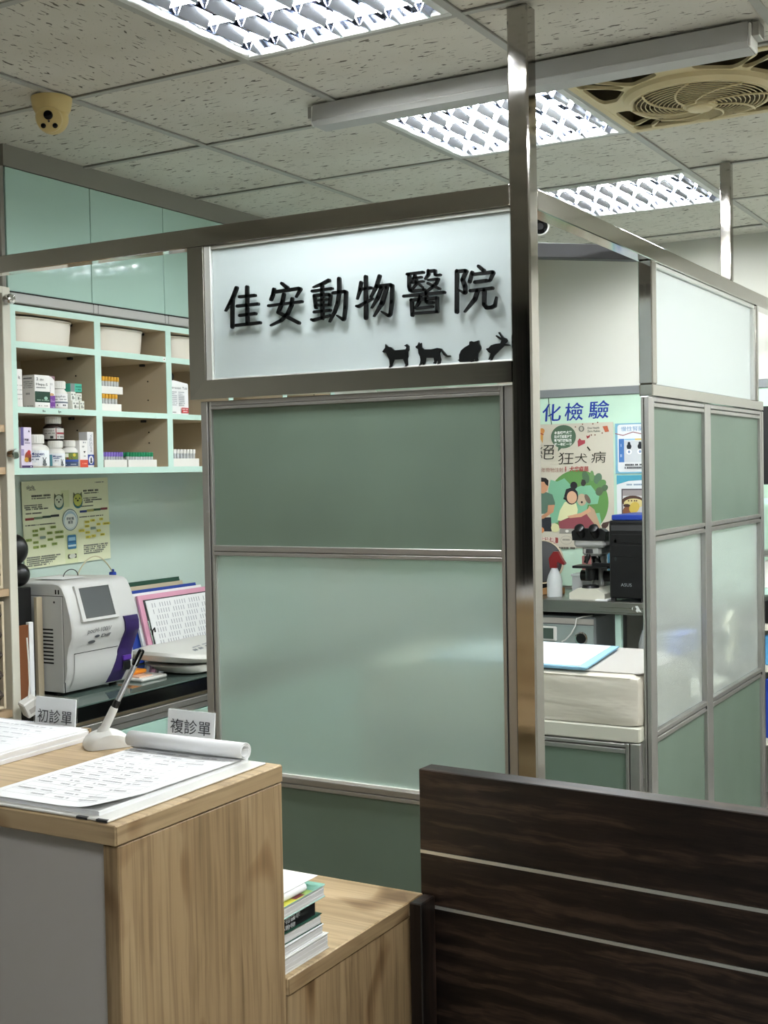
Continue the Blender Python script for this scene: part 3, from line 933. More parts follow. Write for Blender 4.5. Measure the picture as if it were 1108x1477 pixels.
# aluminium frame and panels below the sign
def alu_frame_x(parent, x0, x1, ztop, rails, y=2.662, dep=.03, sw=.034):
    for s, xa in ((1, x0), (-1, x1)):
        BX('stile', (xa, y, 0), (xa + s * .022, y + dep, ztop), M['alu'], parent, .0015)
        BX('stile_groove', (xa + s * .022, y + .008, 0), (xa + s * .026, y + dep, ztop), M['slot'], parent)
        BX('stile', (xa + s * .026, y, 0), (xa + s * sw, y + dep, ztop), M['alu'], parent, .0015)
    for za, zb in rails:
        h = zb - za
        BX('rail', (x0 + sw, y, za + h * .42), (x1 - sw, y + dep, zb), M['alu_x'], parent, .0015)
        BX('rail', (x0 + sw, y, za), (x1 - sw, y + dep, za + h * .38), M['alu_x'], parent, .0015)
alu_frame_x(pa, -2.093, -1.187, 1.712, [(1.690, 1.712), (1.303, 1.330), (.705, .733), (.0, .06)])
BX('upper_panel', (-2.059, 2.672, 1.330), (-1.221, 2.684, 1.690), M['green'], pa, label='upper sage green vinyl panel')
BX('frosted_pane', (-2.059, 2.674, .733), (-1.221, 2.680, 1.303), M['frost_front'], pa, label='frosted glass pane')
BX('lower_panel', (-2.059, 2.672, .06), (-1.221, 2.684, .705), M['green'], pa, label='lower sage green vinyl panel')
for x in (-2.059, -1.2235):
    BX('glazing_bead', (x, 2.668, .733), (x + .0025, 2.688, 1.303), M['alu_light'], pa)
BX('glazing_bead', (-2.056, 2.664, .733), (-1.224, 2.688, .739), M['white'], pa)

# ================================================================ side partition
pb = T('side_partition', 'steel and aluminium side partition running back from the corner post, two tall panels', 'partition', (-1.16, 4.1, 0))
BX('top_rail', (-1.180, 2.702, 2.112), (-1.134, Y1, 2.160), M['steel_y'], pb, .002)
BX('steel_upright', (-1.175, 3.528, 1.757), (-1.134, 3.572, 2.112), M['steel_z'], pb, .003)
BX('steel_upright', (-1.184, 4.775, 1.755), (-1.134, 4.800, 2.112), M['steel_z'], pb, .003)
BX('hanger_post', (-1.172, 4.415, 2.160), (-1.134, 4.447, CEIL), M['steel_z'], pb, .003)
BX('sign_rail', (-1.175, 3.528, 1.720), (-1.134, 4.870, 1.757), M['steel_y'], pb, .003)
cb = MB(); cb.M = Matrix.Translation((-1.175, 3.565, 2.116)) @ Matrix.Rotation(math.radians(223.8), 4, 'Z')
cb.box((0, -.02, 0), (1.17, .02, .042), .002)
tag(cb.build('steel_brace', M['dark']), 'dark steel bar crossing below the ceiling from the side partition upright', 'bar')
bd = MB().box((-1.172, 3.574, 2.098), (-1.142, 4.775, 2.112), .002)
bd.build('glazing_bead', M['alu_light'], pb)
BX('glazing_bead', (-1.172, 4.745, 1.757), (-1.140, 4.775, 2.098), M['alu_light'], pb, .002)
BX('frosted_pane', (-1.160, 3.574, 1.757), (-1.152, 4.745, 2.098), M['frost_top'], pb, label='upper frosted glass pane')
# end post of the lower frame, with its grooves
BX('end_post', (-1.157, 3.487, 0), (-1.1505, 3.525, 1.715), M['alu'], pb, .0015)
BX('end_post_groove', (-1.1505, 3.493, 0), (-1.148, 3.525, 1.695), M['slot'], pb)
BX('end_post', (-1.148, 3.487, 0), (-1.134, 3.525, 1.715), M['alu'], pb, .0015)
BX('end_post_cap', (-1.157, 3.487, 1.7152), (-1.134, 3.525, 1.7185), M['alu_light'], pb, .001)
BX('stile', (-1.150, 3.528, 0), (-1.136, 3.545, 1.718), M['alu'], pb, .0015)
BX('mullion', (-1.166, 4.066, 0), (-1.134, 4.096, 1.718), M['alu'], pb, .0015)
BX('mullion', (-1.166, 4.100, 0), (-1.136, 4.142, 1.718), M['alu'], pb, .0015)
BX('stile', (-1.166, 4.822, 0), (-1.136, 4.840, 1.718), M['alu'], pb, .0015)
BX('stile', (-1.166, 4.842, 0), (-1.134, 4.866, 1.718), M['alu'], pb, .0015)
for ya, yb in ((3.545, 4.066), (4.142, 4.822)):
    for za, zb in ((1.690, 1.718), (1.300, 1.331), (.714, .746), (0, .06)):
        h = zb - za
        BX('rail', (-1.164, ya, za + h * .55), (-1.136, yb, zb), M['alu'], pb, .0015)
        BX('rail', (-1.164, ya, za), (-1.136, yb, za + h * .45), M['alu'], pb, .0015)
    BX('upper_panel', (-1.156, ya, 1.331), (-1.146, yb, 1.690), M['green'], pb, label='upper sage green vinyl panel')
    BX('frosted_pane', (-1.156, ya, .746), (-1.150, yb, 1.300), M['frost_side'], pb, label='frosted glass pane')
    BX('lower_panel', (-1.156, ya, .06), (-1.146, yb, .714), M['green'], pb, label='lower sage green vinyl panel')
    for za in (1.320, .731):
        MB().cyl((-1.136, yb - .012, za - .004), (-1.134, yb - .012, za - .004), .005, n=10).build('screw', M['slot'], pb)

# low cross partition below the examination table
pc = T('low_partition', 'low sage green panel in an aluminium frame below the examination table', 'partition', (-1.6, 3.46, 0))
for xa, xb in ((-1.1875, -1.158), (-1.201, -1.1905)):
    BX('stile', (xa, 3.447, 0), (xb, 3.475, .724), M['alu'], pc, .0015)
BX('stile_groove', (-1.1905, 3.456, 0), (-1.1875, 3.47, .72), M['slot'], pc)
BX('rail', (-2.05, 3.447, .712), (-1.201, 3.475, .722), M['alu_x'], pc, .0015)
BX('rail', (-2.05, 3.447, .694), (-1.201, 3.475, .708), M['alu_x'], pc, .0015)
BX('rail', (-2.05, 3.447, 0), (-1.201, 3.475, .05), M['alu_x'], pc, .0015)
BX('panel', (-2.05, 3.456, .05), (-1.201, 3.468, .694), M['green'], pc, label='sage green vinyl panel')

# ================================================================ reception counter (tall part)
rc = T('reception_counter', 'tall oak reception counter in the foreground with a grey recessed front', 'counter', (-1.6, 1.33, 0))
XR = -1.055
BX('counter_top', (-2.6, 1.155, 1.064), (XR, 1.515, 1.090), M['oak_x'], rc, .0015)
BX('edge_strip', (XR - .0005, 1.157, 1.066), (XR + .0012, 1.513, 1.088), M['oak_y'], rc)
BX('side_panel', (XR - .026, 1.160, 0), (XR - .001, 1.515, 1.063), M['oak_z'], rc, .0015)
BX('front_panel', (-2.6, 1.172, 0), (XR - .026, 1.19, 1.064), M['grey_panel'], rc, label='plain grey front panel')
BX('back_panel', (-2.6, 1.49, .77), (XR - .026, 1.508, 1.064), M['oak_x'], rc)

# low desk behind it
ld = T('low_desk', 'low oak desk beside the tall counter, books on its corner', 'desk', (-1.4, 1.72, 0))
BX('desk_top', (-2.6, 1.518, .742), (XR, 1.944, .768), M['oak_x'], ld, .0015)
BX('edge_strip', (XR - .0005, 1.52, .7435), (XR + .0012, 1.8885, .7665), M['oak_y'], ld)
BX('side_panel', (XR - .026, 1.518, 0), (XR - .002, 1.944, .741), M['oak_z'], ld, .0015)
BX('back_panel', (-2.6, 1.90, .25), (XR - .026, 1.918, .741), M['oak_x'], ld)

# dark swing gate
gp = T('gate_post', 'short dark wood post at the corner of the low desk', 'post', (-1.043, 1.916, 0))
BX('post', (-1.0535, 1.890, 0), (-1.030, 1.943, .768), M['wenge_z'], gp, .002)
gt = T('swing_gate', 'dark wenge wood swing gate with two silver inlay lines', 'gate', (-1.064, 1.952, 0), math.radians(-3.2))
L_ = 1.05
zs = [.08, .741, .7465, .8375, .8435, .988]
for i, (za, zb) in enumerate(((.08, .741), (.7465, .8375), (.8435, .988))):
    MB().box((0, 0, za), (L_, .043, zb), .0015).build('board', M['wenge'], gt, world=False)
for za, zb in ((.741, .7465), (.8375, .8435)):
    MB().box((.001, -.0006, za), (L_ - .001, .042, zb)).build('inlay_strip', M['alu_light'], gt, world=False, label='silver inlay line')

# ---------------------------------------------------------------- on the tall counter
ZC = 1.0905
st = T('form_pad', 'thick pad of blank forms at the left edge of the counter', 'paper', (-1.58, 1.36, ZC))
mb = MB()
for k in range(6):
    o_ = .0012 * math.sin(k * 2.1)
    mb.box((-1.74 + o_, 1.17, ZC + .0032 * k), (-1.434 + o_, 1.515, ZC + .0032 * (k + 1)))
mb.build('sheets', M['paper'], st)
MB().box((-1.45, 1.513, ZC), (-1.432, 1.518, ZC + .0195)).build('glue_edge', M['oak_y'], st)
ik = Ink((-1.74, 1.17, ZC + .0193), X, Y)
for k in range(13):
    y = .02 + .0245 * k
    ik.line([(.015, y), (.29, y)], .0007, (170, 170, 172))
    ik.greek(.02, .27, y + .007, .0048, (182, 182, 188), .25, k)
ik.build('print', st)

def card_stand(x0, x1, y, txt, label, tilt=0.10, up=0.0):
    t = T('card_holder', label, 'sign', ((x0 + x1) / 2, y, ZC), 0, 'card holders on the counter')
    h, w = .062, (x1 - x0) / 2
    back = Vector((0, math.sin(tilt), math.cos(tilt)))
    mb = MB()
    mb.prism([(-w, .002), (w, .002), (w, h), (-w, h)], (0, .0, 0), X, back, (0, .002, 0))
    mb.prism([(-w, .002), (w, .002), (w, h), (-w, h)], (0, .006, 0), X, back, (0, .002, 0))
    mb.prism([(-w, h), (w, h), (w, h + .0015), (-w, h + .0015)], (0, 0, 0), X, back, (0, .008, 0))
    mb.box((-w, 0, 0), (w, .05, .002))
    mb.build('holder', M['clear'], t, world=False)
    MB().prism([(-w + .001, .004), (w - .001, .004), (w - .001, h - .001), (-w + .001, h - .001)], (0, .003, 0), X, back, (0, .002, 0)).build('card', M['paper'], t, world=False)
    ik = Ink((-w, .0021, 0), X, back)
    ik.text(txt, w, .021 + up, .024, (66, 66, 72), 'c', .002, width=2 * w * .84)
    ik.build('print', t, world=False)
    return t
card_stand(-1.566, -1.474, 1.520, '初診單', 'left acrylic card holder with a white first-visit card, behind the form pad')
card_stand(-1.284, -1.190, 1.524, '複診單', 'right acrylic card holder with a return-visit card, half hidden by rolled paper', up=.006)

ps = T('desk_pen', 'silver desk pen leaning in a white half-round stand', 'pen', (-1.375, 1.497, ZC))
R = Vector((.866, .499, 0)).normalized(); Bk = Vector((-.499, .866, 0)).normalized()
prof = [(-.036, 0), (.036, 0), (.0365, .004)] + [(.036 * math.cos(PI * i / 14), .004 + .023 * math.sin(PI * i / 14)) for i in range(1, 14)] + [(-.0365, .004)]
c0 = Vector((-1.375, 1.497, ZC)) - Y * .024 - X * .0
mb = MB()
n = len(prof)
ax1, ax2 = Vector((.55, .83, 0)).normalized(), Vector((-.83, .55, 0)).normalized()
cc = Vector((-1.378, 1.495, ZC))
rings = []
for d_, s_ in ((-.025, .80), (-.019, .96), (0, 1.0), (.019, .96), (.025, .80)):
    rings.append([cc + ax1 * (p * s_) + ax2 * d_ + Z * (q * (s_ if q > .004 else 1)) for p, q in prof])
vs = [p for r in rings for p in r]
fs = []
for k in range(len(rings) - 1):
    for i in range(n):
        j = (i + 1) % n
        fs.append((k * n + i, (k + 1) * n + i, (k + 1) * n + j, k * n + j))
fs.append(tuple(range(n))); fs.append(tuple(range(4 * n, 5 * n))[::-1])
mb.add(vs, fs)
mb.build('stand', M['white'], ps, sharp=.9)
p0 = cc + Z * .020 - ax1 * .008
d = (R * .068 + Z * .135 + Bk * .0).normalized()
MB().lathe([(.0095, 0), (.0095, .006), (.007, .012), (.0065, .046), (.0055, .048)], c=p0, n=16, axis=d).build('socket', M['white'], ps)
MB().lathe([(.0052, .046), (.0056, .050), (.0056, .058), (.0048, .060)], c=p0, n=16, axis=d).build('grip_ring', M['black'], ps)
MB().lathe([(.0044, .058), (.0046, .13), (.0044, .140)], c=p0, n=16, axis=d).build('barrel', M['satin'], ps)
MB().lathe([(.0050, .122), (.0052, .146), (.0045, .149), (.002, .150)], c=p0, n=16, axis=d).build('cap', M['black_gloss'], ps)
MB().tube([p0 + d * .120 + Vector((.004, -.004, 0)), p0 + d * .146 + Vector((.004, -.004, 0)), p0 + d * .148 + Vector((.002, -.002, 0))], .0011, 6).build('clip', M['chrome'], ps)

# clipboard with rolled-over forms
cl = T('clipboard', 'white clipboard of printed forms with the top sheets rolled back', 'clipboard', (-1.190, 1.330, ZC), math.radians(0.6))
w, h = .122, .171
MB().box((-w, -h, 0), (w - .005, h, .003), .001).build('board', M['white'], cl, world=False)
for xa in (w - .045, w - .012):
    MB().box((xa - .012, -h - .0012, -.0001), (xa + .006, -h + .004, .0034), .0005).build('corner_tab', M['dark'], cl, world=False)
mb = MB()
for k in range(5):
    e = .0007 * math.sin(3 * k)
    mb.box((-w + .012 + e, -h + .012 + e, .003 + .0012 * k), (w - .030 + e, h - .01, .003 + .0012 * (k + 1)))
mb.build('sheets', M['paper'], cl, world=False)
# a loose top sheet that lifts at the right edge
vs, fs = [], []
nx, ny = 12, 12
for j in range(ny + 1):
    for i in range(nx + 1):
        u, v = i / nx, j / ny
        lift = .004 * max(0, u - .7) / .3 * (1 - .5 * v) + .006 * max(0, u - .86) / .14 * max(0, .25 - v) / .25
        vs.append((-w + .010 + (2 * w - .036) * u, -h + .010 + (2 * h - .022) * v, .0096 + lift))
for j in range(ny):
    for i in range(nx):
        a_ = j * (nx + 1) + i
        fs.append((a_, a_ + 1, a_ + nx + 2, a_ + nx + 1))
k = len(vs)
mb = MB().add(vs, fs).add([(x, y, z - .0004) for x, y, z in vs], [f[::-1] for f in fs])
mb.build('top_sheet', M['paper'], cl, world=False)
def sheet(u, v, d):
    a_, b_ = u / (2 * w - .036), v / (2 * h - .022)
    lift = .004 * max(0, a_ - .7) / .3 * (1 - .5 * b_) + .006 * max(0, a_ - .86) / .14 * max(0, .25 - b_) / .25
    return Vector((-w + .010 + u, -h + .010 + v, .0097 + lift + d))
ik = Ink(fn=sheet)
W_, H_ = 2 * w - .036, 2 * h - .05
g_ = (172, 172, 176)
for k in range(15):
    y = .022 + .0185 * k
    ik.k = 1
    ik.rect(.014, y, W_ - .016, y + .0006, g_, seg=12)
    rr = random.Random(k)
    for c_ in range(4):
        xa = .018 + c_ * (W_ - .04) / 4
        if rr.random() < .8:
            ik.k = 2
            ik.greek(xa, xa + (W_ - .05) / 4 * rr.uniform(.35, .9), y + .006, .0042, (186, 186, 190), .12, k * 7 + c_)
for x in (.014, W_ - .016):
    ik.k = 1
    ik.poly([(x, .022), (x + .0006, .022), (x + .0006, .022 + 14 * .0185), (x, .022 + 14 * .0185)], g_)
for c_ in range(1, 3):
    x = .014 + c_ * (W_ - .03) / 3 * 1.15
    if x < W_ - .03:
        ik.k = 1
        ik.poly([(x, .022), (x + .0005, .022), (x + .0005, .022 + 11 * .0185), (x, .022 + 11 * .0185)], g_)
ik.build('print', cl, world=False)
# the rolled sheets: a spiral of paper across the far edge
def spiral(n, r0, r1, turns, a0):
    return [((r0 + (r1 - r0) * i / n) * math.cos(a0 + turns * 2 * PI * i / n), (r0 + (r1 - r0) * i / n) * math.sin(a0 + turns * 2 * PI * i / n)) for i in range(n + 1)]
sp = spiral(56, .0135, .0075, 2.3, -PI / 2)
vs, fs = [], []
for x in (-w + .006, w - .022):
    for a_, b_ in sp:
        vs.append((x, h - .028 + a_ * 1.15, .0100 + .0135 + b_))
n = len(sp)
for i in range(n - 1):
    fs.append((i, i + 1, n + i + 1, n + i))
o = MB().add(vs, fs).build('rolled_sheets', M['paper'], cl, world=False)
so = o.modifiers.new('thickness', 'SOLIDIFY'); so.thickness = .0009; so.offset = -1
MB().box((-w + .03, h - .016, .003), (w - .05, h - .004, .0085), .001).build('clip', M['chrome'], cl, world=False)

# ---------------------------------------------------------------- books on the low desk, bottom to top
ZD = .7685
def book(x1, y1, z, t, dx, dy, cover, label, spine=None, rz=0.0, text=None, pages=True):
    b_ = T('book', label, 'book', (x1, y1, z), rz, 'books stacked on the low desk')
    if pages:
        ct = .0012
        MB().box((-dx, -dy, 0), (0, 0, ct)).build('cover', cover, b_, world=False)
        MB().box((-dx, -dy, t - ct), (0, 0, t)).build('cover', cover, b_, world=False)
        mb = MB()
        nn = max(2, int(t / .004))
        for k in range(nn):
            mb.box((-dx + .002, -dy + .002, ct + (t - 2 * ct) * k / nn), (-.0015 - .0006 * (k % 2), -.0015, ct + (t - 2 * ct) * (k + 1) / nn))
        mb.build('pages', M['paper_edge'], b_, world=False)
    else:
        MB().box((-dx, -dy, 0), (0, 0, t), .001).build('cover', cover, b_, world=False)
    if text:
        ik = Ink((0.0004, -dy, 0), Y, Z)
        text(ik, dy, t)
        ik.build('print', b_, world=False)
    return b_
z = ZD
book(-1.066, 1.650, z, .024, .19, .128, M['white'], 'thick white book at the bottom of the stack on the low desk'); z += .0242
book(-1.070, 1.642, z, .016, .18, .120, M['paper'], 'thin white book second from the bottom of the desk stack', rz=.01); z += .0162
book(-1.072, 1.640, z, .017, .18, .119, M['darkgreen'], 'dark green covered book third from the bottom of the desk stack', rz=-.01); z += .0172
def blacktxt(ik, dy, t):
    ik.text('動物醫學', dy - .098, t * .52, t * .42, (196, 198, 198), 'l', .01, width=.055)
    ik.text('小動物', dy - .098, t * .08, t * .38, (180, 182, 182), 'l', .01, width=.04)
    ik.text('內科', dy - .05, t * .40, t * .42, (40, 44, 42), 'l', .01, width=.028)
book(-1.076, 1.628, z, .024, .17, .107, M['black'], 'black book with white lettering on its spine in the desk stack', text=blacktxt, pages=False); z += .0242
gb = book(-1.070, 1.648, z, .019, .18, .126, M['mint'], 'pale green and yellow covered book above the black book', rz=.015)
ik = Ink((-.18, -.126, .0191), X, Y)
ik.rect(.0, .0, .18, .065, (196, 192, 70)).rect(.0, .065, .18, .09, (160, 190, 110)).rect(.13, .045, .178, .07, (120, 60, 62)).rect(.0, .09, .18, .126, (126, 176, 158))
ik.build('print', gb, world=False); z += .0195
ro = T('booklet', 'white booklet with a dark edge lying on the green book', 'book', (-1.1, 1.58, z), .05)
MB().lathe([(.001, 0), (.007, 0), (.007, .078), (.001, .078)], c=(-1.083, 1.525, z + .0072), n=16, axis=(.02, 1, 0)).build('spine', M['paper'], ro)
BX('leaves', (-1.25, 1.525, z), (-1.083, 1.605, z + .0125), M['paper'], ro, .002)
BX('dark_cover', (-1.24, 1.524, z + .0127), (-1.081, 1.606, z + .0142), M['dark'], ro)
tag(MB().box((-1.26, 1.525, z + .0146), (-1.078, 1.640, z + .0152)).build('paper_sheet', M['paper']), 'loose white paper sheet on top of the desk stack', 'paper')

# ================================================================ left wall: cupboards, open shelves, worktop
XS = -3.03
uc = T('wall_cupboard', 'upper row of mint glass cupboard doors below the ceiling on the left', 'cabinet', (-3.2, 3.6, 2.1))
BX('carcass', (-3.40, 2.885, 2.113), (XS - .02, 5.2, 2.508), M['beige'], uc)
BX('end_panel', (-3.40, 2.868, 2.10), (XS - .004, 2.886, 2.508), M['fascia'], uc, .002)
ye = [2.887, 3.270, 3.655, 4.04, 4.425, 4.81, 5.195]
for a_, b_ in zip(ye[:-1], ye[1:]):
    BX('door', (XS - .018, a_ + .0012, 2.115), (XS, b_ - .0012, 2.506), M['mint_gloss'], uc, .0012, label='mint glass door')
BX('light_rail', (-3.07, 2.888, 2.078), (XS + .012, 5.2, 2.1085), M['fixture_grey'], uc, .003)
BX('light_rail_slot', (-3.06, 2.888, 2.1085), (XS + .004, 5.2, 2.114), M['slot'], uc)
for y in (3.262, 3.285, 3.64, 3.66):
    BX('rail_joint', (XS + .010, y, 2.079), (XS + .0126, y + .0012, 2.108), M['slot'], uc)

ou = T('open_shelf_unit', 'mint edged open shelf unit holding medicines and blood tubes', 'shelf', (-3.2, 3.6, 1.53))
def edge_board(name, a_, b_):
    (xa, ya, za), (xb, yb, zb) = a_, b_
    BX(name, (xa, ya, za), (xb - .002, yb, zb), M['beige'], ou)
    BX('edge_band', (xb - .002, ya, za), (xb, yb, zb), M['mint_shelf'], ou)
edge_board('side_board', (-3.385, 2.893, 1.528), (XS, 2.915, 2.073))
DV = [3.276, 3.655, 4.035, 4.415, 4.795]
for y in DV:
    edge_board('divider', (-3.385, y, 1.528), (XS, y + .030, 2.073))
cols = [(2.915, DV[0])] + [(a_ + .030, b_) for a_, b_ in zip(DV[:-1], DV[1:])]
ZSH = [(1.528, 1.550), (1.727, 1.747), (1.936, 1.957), (2.052, 2.073)]
for ya, yb in cols:
    for za, zb in ZSH:
        edge_board('shelf_board', (-3.385, ya, za), (XS, yb, zb))
    for zz in (1.68, 1.80, 1.87, 1.64):
        MB().cyl((-3.12, yb - .0015, zz), (-3.12, yb, zz), .003, n=8).build('peg_hole', M['slot'], ou)
    for za in (1.727, 1.936, 2.052):
        BX('shelf_pin', (-3.15, yb - .014, za - .010), (-3.13, yb, za - .0005), M['dark'], ou, .002)
BX('back_board', (-3.395, 2.893, 1.528), (-3.385, 4.825, 2.073), M['beige'], ou)
ik = Ink((XS + .0003, 2.908, 1.727), Y, Z)
ik.text('Bio', .115, .006, .010, (30, 34, 34), bold=.02).text('Syn', .185, .006, .010, (30, 34, 34), bold=.02)
ik.build('marker_writing', ou)
tg = Ink((XS + .0003, 3.655, 1.936), Y, Z)
tg.rect(-.018, .004, -.004, .018, (236, 236, 232)).rect(-.014, .009, -.008, .013, (70, 70, 70))
tg.build('shelf_tag', ou)

def oval_bin(y0, y1, label):
    t = T('storage_bin', label, 'bin', (-3.19, (y0 + y1) / 2, 1.9573), 0, 'ivory bins on the top shelf')
    hx, hy = .125, (y1 - y0) / 2
    def ring(s, z, n=40, e=4.2):
        out = []
        for i in range(n):
            a_ = 2 * PI * i / n
            c_, s_ = math.cos(a_), math.sin(a_)
            out.append((hx * s * math.copysign(abs(c_) ** (2 / e), c_), hy * s * math.copysign(abs(s_) ** (2 / e), s_), z))
        return out
    rs = [ring(.86, 0), ring(.93, .005), ring(.95, .018), ring(.985, .083), ring(1.0, .085), ring(1.0, .089), ring(.97, .089), ring(.93, .02), ring(.88, .006)]
    n = 40
    vs = [p for r in rs for p in r]
    fs = [(k * n + i, k * n + (i + 1) % n, (k + 1) * n + (i + 1) % n, (k + 1) * n + i) for k in range(len(rs) - 1) for i in range(n)]
    fs.append(tuple(range(n))[::-1]); fs.append(tuple(range(8 * n, 9 * n)))
    MB().add(vs, fs).build('tub', M['bin'], t, world=False)
oval_bin(2.935, 3.245, 'leftmost ivory plastic bin on the top shelf')
oval_bin(3.335, 3.61, 'middle ivory plastic bin on the top shelf')
oval_bin(3.725, 3.99, 'right ivory plastic bin, cut off by the partition frame')

XF, KY = -3.08, .9877
def pbox(y0, y1, z0, h, label, c=(232, 230, 226), dep=.06, x1=XF, art=None, side=None, group='medicine boxes on the shelves', rz=0.0):
    y0, y1, x1 = y0 * KY, y1 * KY, x1 * KY
    t = T('medicine_box', label, 'box', (x1, y0, z0), rz, group)
    m = mat('card_%d_%d_%d' % c, c, .55) if ('card_%d_%d_%d' % c) not in bpy.data.materials else bpy.data.materials['card_%d_%d_%d' % c]
    MB().box((-dep, 0, 0), (0, y1 - y0, h), .001).build('carton', m, t, world=False)
    if art:
        ik = Ink((.0003, 0, 0), Y, Z)
        art(ik, y1 - y0, h)
        ik.build('print', t, world=False)
    if side:
        ik = Ink((-dep, -.0003, 0), X, Z)
        side(ik, dep, h)
        ik.build('print', t, world=False)
    return t
K = (52, 56, 60)
def art_green(ik, w, h):
    ik.rect(0, h * .17, w, h * .5, (26, 62, 46)).text('3', w * .12, h * .83, h * .13, K, bold=.02)
    ik.text('plus', w * .36, h * .84, h * .09, K).text('Hepa-S', w * .08, h * .68, h * .11, K, width=w * .75)
    ik.greek(w * .08, w * .7, h * .6, h * .03, (120, 122, 124), .1, 3)
    ik.ell(w * .7, h * .30, w * .12, h * .05, (150, 190, 170)).greek(w * .1, w * .9, h * .22, h * .03, (140, 170, 150), .2, 5)
    ik.greek(w * .1, w * .8, h * .05, h * .03, (130, 130, 130), .4, 6)
def side_text(ik, w, h):
    ik.greek(w * .1, w * .8, h * .88, h * .04, (110, 110, 112), .1, 2)
    for k in range(4):
        ik.greek(w * .1, w * .85, h * (.78 - .06 * k), h * .025, (150, 150, 150), .2, k)
    ik.greek(w * .3, w * .7, h * .4, h * .06, (160, 160, 160), .1, 9)
    ik.rect(0, h * .1, w * .03, h * .5, (60, 66, 60)).greek(w * .1, w * .9, h * .04, h * .025, (150, 150, 150), .2, 8)
def art_purple(ik, w, h):
    ik.rect(0, 0, w, h * .40, (116, 62, 150)).poly([(0, h), (w, h), (w, h * .86), (w * .5, h * .97)], (150, 120, 130))
    ik.text('2/1', w * .25, h * .72, h * .09, (70, 70, 80)).ell(w * .45, h * .43, w * .35, h * .045, (196, 160, 120))
    for k in range(4):
        ik.rect(w * .15, h * (.5 + .05 * k), w * .28, h * (.52 + .05 * k), (110, 110, 120))
    ik.text('Duo', w * .25, h * .2, h * .1, (190, 160, 210)).greek(w * .3, w * .9, h * .03, h * .03, (200, 180, 220), .2, 4)
def art_is(ik, w, h):
    ik.text('is', w * .4, h * .74, h * .13, K, bold=.01)
    for k in range(4):
        ik.greek(w * .15, w * .9, h * (.2 + .12 * k), h * .02, (150, 150, 150), .3, k)
pbox(2.955, 2.986, 1.7472, .122, 'white carton at the far left of the middle shelf', (232, 230, 228), .05, XF, art_is)
pbox(2.99, 3.03, 1.7472, .105, 'narrow white carton behind the green-banded box', (214, 212, 206), .05, XF - .085)
pbox(3.040, 3.109, 1.7472, .108, 'white medicine box with a dark green band', (236, 235, 233), .055, XF, art_green, side_text)
pbox(3.112, 3.142, 1.7472, .108, 'white and purple medicine box beside the green-banded box', (232, 230, 230), .06, XF - .01, art_purple)
pbox(3.00, 3.05, 1.7472, .135, 'dark plum carton at the back of the middle shelf', (52, 40, 50), .05, XF - .17)

def bottle(y, z0, r, h, rc, hc, label, body=None, capm=None, art=None, x=None, square=False, group='medicine bottles on the shelves'):
    x = XF - r if x is None else x
    x, y = x * KY, y * KY
    t = T('medicine_bottle', label, 'bottle', (x, y, z0), 0, group)
    body = body or M['white']
    hb = h - hc
    MB().lathe([(r * .93, 0), (r, r * .08), (r, hb * .78), (r * .93, hb * .86), (r * .78, hb * .93), (rc * .86, hb * .97), (rc * .86, hb)], n=32).build('body', body, t, world=False)
    cp = MB().lathe([(rc, hb + .001), (rc, hb + hc * .94), (rc * .93, hb + hc)], n=32)
    for k in range(24):
        a_ = 2 * PI * k / 24
        cp.box((rc * math.cos(a_) - .0006, rc * math.sin(a_) - .0006, hb + .002), (rc * math.cos(a_) + .0006, rc * math.sin(a_) + .0006, hb + hc * .9))
    cp.build('cap', capm or M['white'], t, world=False)
    if art:
        a0 = math.radians(-40)
        R_ = r + .0004
        ik = Ink(fn=lambda u, v, d: Vector(((R_ + d) * math.cos(a0 + u / r), (R_ + d) * math.sin(a0 + u / r), v)))
        art(ik, r, hb)
        ik.build('print', t, world=False)
    return t
def lab_cyst(ik, r, h):
    ik.rect(-r * 1.5, h * .10, r * 1.5, h * .76, (238, 238, 238), 14).rect(-r * 1.5, h * .28, r * 1.5, h * .36, (110, 120, 134), 14)
    ik.text('Cystophan', -r * .85, h * .56, h * .17, (50, 58, 80), width=r * 1.6).greek(-r * .6, r * .9, h * .44, h * .05, (130, 134, 140), .2, 1)
    ik.greek(-r * .8, r * .8, h * .14, h * .08, (90, 94, 100), .2, 2)
def lab_mop(ik, r, h):
    ik.rect(-r * 1.6, h * .08, r * 1.6, h * .72, (234, 238, 242), 14)
    ik.rect(-r * 1.6, h * .08, -r * .72, h * .66, (136, 140, 146), 6).rect(-r * .70, h * .08, -r * .42, h * .66, (84, 146, 160), 3)
    ik.text('Mopen', -r * .36, h * .52, h * .16, (44, 60, 120), bold=.02, width=r * .95)
    ik.greek(-r * .3, r * .3, h * .44, h * .045, (60, 80, 130), .1, 1).greek(-r * .3, r * .2, h * .32, h * .05, (80, 90, 110), .2, 2)
    ik.line([(r * .48, h * .42), (r * .58, h * .3)], r * .06, (90, 96, 100)).line([(r * .75, h * .42), (r * .62, h * .3)], r * .06, (90, 96, 100)).ell(r * .6, h * .24, r * .12, h * .1, (100, 106, 110)).ell(r * .62, h * .14, r * .18, h * .07, (110, 116, 120))
    ik.rect(-r * .34, h * .12, r * .1, h * .22, (250, 250, 250), 3)
